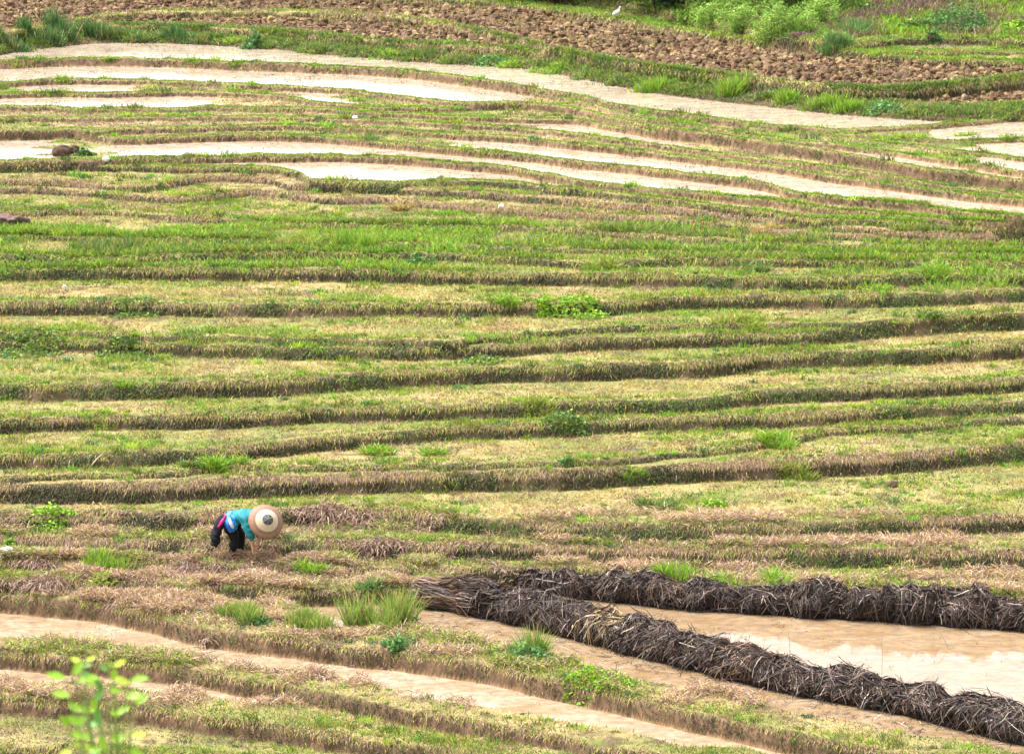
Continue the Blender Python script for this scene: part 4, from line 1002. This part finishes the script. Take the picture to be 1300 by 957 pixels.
VV, EE, RR = merge((V0, E0, R0), (av, ae, ar), (bv, be, br))
EE += [(3, len(V0)), (3, len(V0) + len(av))]
body = skin('body', VV, EE, RR, M_SKIN, farmer)
# face, turned down to the work under the hat
fd = Vector((.35, -.25, -.9)).normalized(); sd_ = side
fc = hd + Vector((.03, -.02, -.01)); up_ = fd.cross(sd_).normalized()
def blob(name, c, r, mat, parent, sc_=(1, 1, 1), seg=10):
    bm = bmesh.new(); bmesh.ops.create_uvsphere(bm, u_segments=seg, v_segments=seg, radius=r)
    for v_ in bm.verts: v_.co = Vector((v_.co.x * sc_[0], v_.co.y * sc_[1], v_.co.z * sc_[2])) + c
    me = bpy.data.meshes.new(name); bm.to_mesh(me); bm.free(); me.materials.append(mat)
    for p in me.polygons: p.use_smooth = True
    o = bpy.data.objects.new(name, me); COL.objects.link(o); o.parent = parent; return o
blob('nose', fc + fd * .088, .016, M_SKIN, farmer, (1, 1, 1.4)); blob('mouth', fc + fd * .08 + Vector((.035, -.02, 0)) , .014, mat_plain('lips', (.3, .1, .08)), farmer, (1, 1.4, .6))
for q in (-1, 1):
    blob('eye', fc + fd * .078 + sd_ * .032 * q - Vector((.03, -.02, 0)), .010, M_WHITE, farmer); blob('ear', fc + sd_ * .088 * q, .022, M_SKIN, farmer, (.6, .4, 1))
blob('hair', hd + Vector((-.005, .012, .022)), .098, mat_plain('black_hair', (.012, .01, .01)), farmer, (1.05, 1.0, .95))
# jacket with sleeves, trousers
jv = [pel + Vector((.02, 0, .01)), (pel + ch) / 2, ch, shc, nk * .6 + shc * .4, sN, (sN + Vector((.32, -.42, .55))) / 2, Vector((.325, -.425, .55)), Vector((.35, -.44, .41)), sF, Vector((.50, -.02, .56)), Vector((.46, -.15, .42))]
skin('jacket', jv, [(0,1),(1,2),(2,3),(3,4),(3,5),(5,6),(6,7),(7,8),(3,9),(9,10),(10,11)], [.155,.150,.155,.135,.08,.09,.085,.078,.060,.09,.075,.060], M_TEAL, farmer)
skin('trousers', [pel, hipN, (hipN + kN) / 2, kN, aN + Vector((0, 0, .06)), hipF, (hipF + kF) / 2, kF, aF + Vector((0, 0, .06)), pel * .7 + ch * .3],
     [(0,1),(1,2),(2,3),(3,4),(0,5),(5,6),(6,7),(7,8),(0,9)], [.14,.118,.105,.092,.072,.118,.105,.092,.072,.13], M_BLACK, farmer)
for a_, t_ in ((aN, tN), (aF, tF)): skin('shoe', [a_, a_ + (t_ - a_) * .5 - Vector((0, 0, .02)), t_ + Vector((0, 0, .0))], [(0,1),(1,2)], [.045, .042, .036], M_BLACK, farmer, 1)
# things tied round the waist: black cloth tail, pink sash, blue and white cloth
skin('black_tail_cloth', [pel + Vector((-.06,-.10,.10)), pel + Vector((-.17,-.16,.02)), pel + Vector((-.23,-.20,-.16)), pel + Vector((-.26,-.22,-.36)), pel + Vector((-.29,-.22,-.46))],
     [(0,1),(1,2),(2,3),(3,4)], [.08,(.105,.09),.095,.105,.07], M_BLACK, farmer)
M_PINK = mat_plain('pink_sash', (.5, .01, .16), .6, .08, 20)
skin('pink_sash', [pel + Vector((-.05,-.18,.13)), pel + Vector((-.12,-.26,.04)), pel + Vector((-.20,-.29,-.07))], [(0,1),(1,2)], [.028,.030,.022], M_PINK, farmer)
def cloth_mat():
    m, nt, b = newmat('blue_white_cloth'); tc = N(nt, 'ShaderNodeTexCoord'); n = N(nt, 'ShaderNodeTexNoise'); n.inputs['Scale'].default_value = 9
    nt.links.new(tc.outputs['Object'], n.inputs['Vector']); r = N(nt, 'ShaderNodeValToRGB'); e = r.color_ramp.elements
    e[0].position = .45; e[0].color = (.01, .11, .55, 1); e[1].position = .56; e[1].color = (.05, .42, .75, 1)
    nt.links.new(n.outputs['Fac'], r.inputs[0]); nt.links.new(r.outputs[0], b.inputs['Base Color']); b.inputs['Roughness'].default_value = .6; return m
M_CLOTH = cloth_mat()
wrap = skin('waist_cloth', [pel + Vector((.03,-.02,.12)), pel + Vector((.02,-.14,.06)), pel + Vector((.05,-.20,-.06)), pel + Vector((.10,-.21,-.20))], [(0,1),(1,2),(2,3)], [.10,.14,.125,.06], M_CLOTH, farmer)
skin('white_patch', [pel + Vector((.0,-.255,.11)), pel + Vector((.04,-.305,.01)), pel + Vector((.09,-.31,-.09))], [(0,1),(1,2)], [.022,.040,.022], M_WHITE, wrap, 1)
# conical woven hat
def lathe(name, prof, mat, parent, M_, seg=48, colf=None):
    V, F, C = [], [], []
    for (r, z, c) in prof:
        for j in range(seg):
            a = j / seg * 2 * math.pi; V.append(M_ @ Vector((r * math.cos(a), r * math.sin(a), z))); C.append([q * (.9 + .2 * ((j * 7 + int(r * 300)) % 5) / 5) for q in c])
    for i in range(len(prof) - 1):
        for j in range(seg): F.append((i * seg + j, i * seg + (j + 1) % seg, (i + 1) * seg + (j + 1) % seg, (i + 1) * seg + j))
    return mesh_np(name, np.array([tuple(v) for v in V]), np.array(F), np.array(C), mat, True, parent)
HA = Vector((.34, -.80, .50)).normalized(); HCN = Vector((.615, -.42, .80)) 
HM = Matrix.Translation(HCN) @ HA.to_track_quat('Z', 'Y').to_matrix().to_4x4() @ Matrix.Scale(.95, 4)
BR_, CRM, NVY = (.22, .12, .075), (.50, .39, .26), (.055, .06, .07)
M_HAT = mat_attr('woven_hat', .6, 0, .18, .3, 40., .3)
hat = lathe('hat', [(.345,-.03,BR_),(.350,-.02,BR_),(.335,-.005,BR_),(.30,.02,(.28,.16,.10)),(.26,.045,BR_),(.232,.060,BR_),(.228,.063,CRM),(.19,.085,CRM),(.15,.105,CRM),(.112,.125,CRM),(.108,.128,NVY),(.06,.150,NVY),(.02,.168,NVY),(.001,.172,NVY)], M_HAT, farmer, HM)
M_SPOKE = mat_plain('pale_rib', (.28, .25, .21), .6)
for k_ in range(6):
    a_ = k_ / 6 * 6.283 + .3; V, F = [], []
    tube([HM @ Vector((.008 * math.cos(a_), .008 * math.sin(a_), .176)), HM @ Vector((.113 * math.cos(a_), .113 * math.sin(a_), .130))], [.004, .004], 5, V, F)
    mesh_py('rib', V, F, M_SPOKE, hat)
# ------------------------------------------------------------------ egret
P0 = hit(783, 27); eg = bpy.data.objects.new('egret', None); COL.objects.link(eg); eg.location = P0; eg.scale = (1.05,) * 3
tag(eg, 'white egret standing on the grassy edge above the ploughed field', 'egret')
skin('body', [(-.15,0,.17),(-.07,0,.20),(.03,0,.25),(.09,0,.31),(.08,0,.37),(.11,0,.42),(.14,0,.425)], [(0,1),(1,2),(2,3),(3,4),(4,5),(5,6)], [.03,.075,.085,.04,.026,.028,.018], M_WHITE, eg)
M_BEAK = mat_plain('beak', (.45, .30, .08), .5)
V, F = [], []; tube([(.15,0,.425),(.23,0,.415)], [.012, .003], 6, V, F); mesh_py('beak', V, F, M_BEAK, eg)
for q in (-.03, .03):
    V, F = [], []; tube([(0,q,.20),(.01,q,.10),(-.01,q,-.01),(.05,q,-.01)], [.009,.007,.007,.004], 6, V, F); mesh_py('leg', V, F, M_BLACK, eg)
# ------------------------------------------------------------------ stones, clods, bag, sticks
def rock(name, label, cat, u, v, wpx, hpx, mat, depth=.7, rough_=.35, group=None):
    P = hit(u, v); k = px_m(P); bm = bmesh.new(); bmesh.ops.create_icosphere(bm, subdivisions=4, radius=1)
    for v_ in bm.verts:
        c = v_.co.copy(); f = 1 + rough_ * (fbm(np.array([c.x * 1.7 + u]), np.array([c.y * 1.7 + c.z * 1.3 + v]), 4, 4)[0] - .5) * 2
        v_.co = Vector((c.x * f * wpx * k / 2, c.y * f * wpx * k / 2 * depth, c.z * f * hpx * k * .6 + hpx * k * .25))
    me = bpy.data.meshes.new(name); bm.to_mesh(me); bm.free(); me.materials.append(mat)
    for p in me.polygons: p.use_smooth = True
    o = bpy.data.objects.new(name, me); COL.objects.link(o); o.location = P; tag(o, label, cat, group); return o
M_PALE = mat_plain('pale_stone', (.72, .68, .62), .8, .1, 9); M_MAUVR = mat_plain('mauve_earth', (.13, .085, .075), .95, .35, 14, .1, 1.)
M_EARTH = mat_plain('dark_earth', (.085, .055, .038), .95, .4, 10, .1, 1.)
rock('stone', 'white stone at the corner of the long water strip at left', 'stone', 135, 205, 9, 7, M_PALE)
rock('stone', 'small pale stone on the grassy ground between the upper water strips', 'stone', 451, 151, 7, 5, M_PALE)
rock('stone', 'small pale stone on a mauve bank in the upper middle', 'stone', 636, 264, 7, 5, M_PALE)
rock('stone', 'tiny white stone on the tread at the left', 'stone', 82, 365, 5, 4, M_PALE)
rock('earth_clod', 'mauve grey lump of broken earth leaning on a bank at the left edge', 'earth lump', 16, 288, 36, 18, M_MAUVR, .7, .7)
rock('earth_clod', 'dark brown earth lump between the two left water strips', 'earth lump', 78, 198, 24, 16, M_EARTH)
rock('earth_clod', 'smaller dark earth lump right of the bigger one beside the water', 'earth lump', 93, 195, 16, 12, M_EARTH)
rock('earth_clod', 'dark clod on the bank line at the top right', 'earth lump', 1183, 52, 12, 8, M_EARTH)
rock('earth_clod', 'brown clod on the wide yellow terrace at right', 'earth lump', 1132, 618, 16, 9, M_EARTH)
rock('earth_clod', 'small dark clod on the yellow terrace near the upper right bank', 'earth lump', 1022, 441, 10, 8, M_EARTH)
bag = rock('plastic_bag', 'pale crumpled bag lying in the grass at the left edge', 'bag', 3, 706, 26, 12, mat_plain('pale_bag', (.55, .62, .66), .4, .15, 12, .5, .5), .7, .8)
tuft('leafy_weed', 'pale green leafy weed behind the crumpled bag at the left edge', 'weed', None, 12, 700, 24, 20, 'weed', 'bright')
def stick(label, u0, v0, u1, v1, r, mat, zz=None, cat='stick'):
    A = hit(u0, v0); k = px_m(A); B = Vector((A.x + (u1 - u0) * k, A.y + .02, A.z + (v0 - v1) * k)); V, F = [], []
    tube([A - Vector((0, 0, .03)), (A + B) / 2 + Vector((.01, 0, .015)), B], [r, r * .9, r * .6], 6, V, F); o = mesh_py('stick', V, F, mat); tag(o, label, cat)
M_STICK = mat_plain('dry_cane', (.45, .36, .24), .7)
stick('pale dry cane leaning on a bank at the lower left', 114, 592, 131, 576, .018, M_STICK)
stick('thin upright dead stem in the pond between the heaps', 1003, 842, 1000, 798, .007, M_STICK)
stick('thin slanting dead stem standing in the pond at right', 1206, 826, 1188, 796, .006, M_STICK)
stick('thin pale stem rising from the pond below the highest mound', 1119, 866, 1118, 804, .006, M_STICK)
stick('short leaning stem in the pond at the lower right', 1248, 862, 1256, 848, .006, M_STICK)
# ------------------------------------------------------------------ sapling close to the camera, out of focus
M_LEAF = mat_attr('sapling_leaf', .45, .4, 0, .4)
def sapling(label, leafpx, dist, stem_u, spread=.25):
    base = Vector(((stem_u - 650) / FPX * dist, dist, 0)); base.z = float(ground(base.x, base.y)) - .05
    root = bpy.data.objects.new('sapling', None); COL.objects.link(root); root.location = base; tag(root, label, 'sapling')
    V, F = [], []; LV, LF, LC = [], [], []
    P = []
    for (u, v, L, ang, c) in leafpx:
        d = dist + random.uniform(-spread, spread); a, dy, dz = ray(u, v); t = d / dy
        P.append((Vector((float(a) * t, d, HC + float(dz) * t)) - base, L, ang, c))
    low = min(P, key=lambda q: q[0].z)[0]
    fork = Vector((0, 0, low.z - .35))
    tube([(0, 0, 0), fork * .5 + Vector((.03, 0, 0)), fork], [.012, .009, .006], 7, V, F)
    for (p, L, ang, c) in P:
        tube([fork, (fork + p) / 2 + Vector((random.uniform(-.03, .03), 0, .02)), p], [.0035, .0022, .0012], 5, V, F)
        k = dist / FPX; T = Vector((math.cos(ang), random.uniform(-.4, .4), math.sin(ang) * .8)).normalized()
        nrm = Vector((random.uniform(-.3, .3), -.6, .75)).normalized(); S = T.cross(nrm).normalized(); l = L * k; st_ = len(LV)
        prof = [(0, .02), (.18, .14), (.4, .22), (.62, .20), (.84, .10), (1, .005)]
        for (tt, ww) in prof:
            for q in (-1, 0, 1): LV.append(p + T * l * tt + S * l * ww * q + nrm * (abs(q) * .06 - .15 * tt * tt) * l); LC.append(c)
        for i in range(5):
            for q in range(2): LF.append((st_ + i * 3 + q, st_ + i * 3 + q + 1, st_ + i * 3 + q + 4, st_ + i * 3 + q + 3))
    mesh_py('stem', V, F, mat_bam, root)
    mesh_np('leaves', np.array([tuple(v) for v in LV]), np.array(LF), np.array(LC), M_LEAF, True, root)
YG, LG, DG = (.38, .50, .015), (.24, .42, .02), (.12, .28, .04)
lp_ = [(104,842,20,2.6,YG),(108,840,16,.6,YG),(92,858,26,1.1,LG),(99,853,18,-.3,DG),(104,847,16,.5,DG),(146,848,18,2.2,LG),(144,846,22,.7,YG),(138,852,18,2.4,DG),(84,862,30,2.7,LG),(96,864,22,.2,LG),
       (126,860,26,3.0,LG),(144,862,22,1.4,LG),(150,864,18,-.2,YG),(164,864,28,.3,LG),(162,866,24,2.8,YG),(110,872,26,.9,LG),(132,878,26,2.0,DG),(90,884,28,2.8,LG),(158,884,28,.2,LG),(120,892,28,1.2,DG),(104,904,26,2.5,LG),(146,906,26,.6,LG),(126,922,28,1.7,DG),(110,936,26,2.7,LG),(140,940,26,.4,LG)]
for i in range(26):
    lp_.append((random.gauss(125, 30), 874 + 100 * random.random() ** .8, random.uniform(16, 26), random.uniform(-.5, 3.6), random.choice([YG, LG, DG, LG])))
sapling('blurred yellow green leafy sapling close to the camera at lower left', lp_, 8.0, 125)
# ------------------------------------------------------------------ light, sky, camera
sc = bpy.context.scene
SUN_EL, SUN_AZ = R(62), R(-68)        # azimuth from +Y clockwise: high on the left, a little beyond the slope
w = bpy.data.worlds.new('World'); sc.world = w; w.use_nodes = True
nt = w.node_tree; bg = nt.nodes['Background']
sky = nt.nodes.new('ShaderNodeTexSky'); sky.sky_type = 'NISHITA'; sky.sun_disc = False
sky.sun_elevation = SUN_EL; sky.sun_rotation = SUN_AZ
sky.air_density = 1.0; sky.dust_density = 6.0; sky.ozone_density = 1.0
# an overcast veil: the sky's own light with most of its blue taken out
hs = nt.nodes.new('ShaderNodeHueSaturation'); hs.inputs['Saturation'].default_value = .42; hs.inputs['Value'].default_value = 1.0
nt.links.new(sky.outputs[0], hs.inputs['Color']); nt.links.new(hs.outputs[0], bg.inputs['Color'])
bg.inputs['Strength'].default_value = .15
ld = bpy.data.lights.new('sun', 'SUN'); ld.energy = 1.25; ld.angle = R(26); ld.color = (1, .985, .96)
lo = bpy.data.objects.new('sun', ld); COL.objects.link(lo)
dv = Vector((math.sin(SUN_AZ) * math.cos(SUN_EL), math.cos(SUN_AZ) * math.cos(SUN_EL), math.sin(SUN_EL)))
lo.rotation_euler = dv.to_track_quat('Z', 'Y').to_euler()
cd = bpy.data.cameras.new('camera'); cam = bpy.data.objects.new('camera', cd); COL.objects.link(cam)
cam.location = (0, 0, HC); cam.rotation_euler = (R(90) - PITCH, 0, 0)
cd.sensor_width = 36; cd.lens = 36 * FPX / 1300; cd.clip_end = 3000; cd.clip_start = .5
cd.dof.use_dof = True; cd.dof.focus_distance = 58; cd.dof.aperture_fstop = 7.5
sc.camera = cam
sc.view_settings.view_transform = 'Standard'; sc.view_settings.look = 'None'; sc.view_settings.gamma = 1
sc.view_settings.exposure = 1.95
sc.cycles.use_denoising = True
sc.cycles.max_bounces = 5
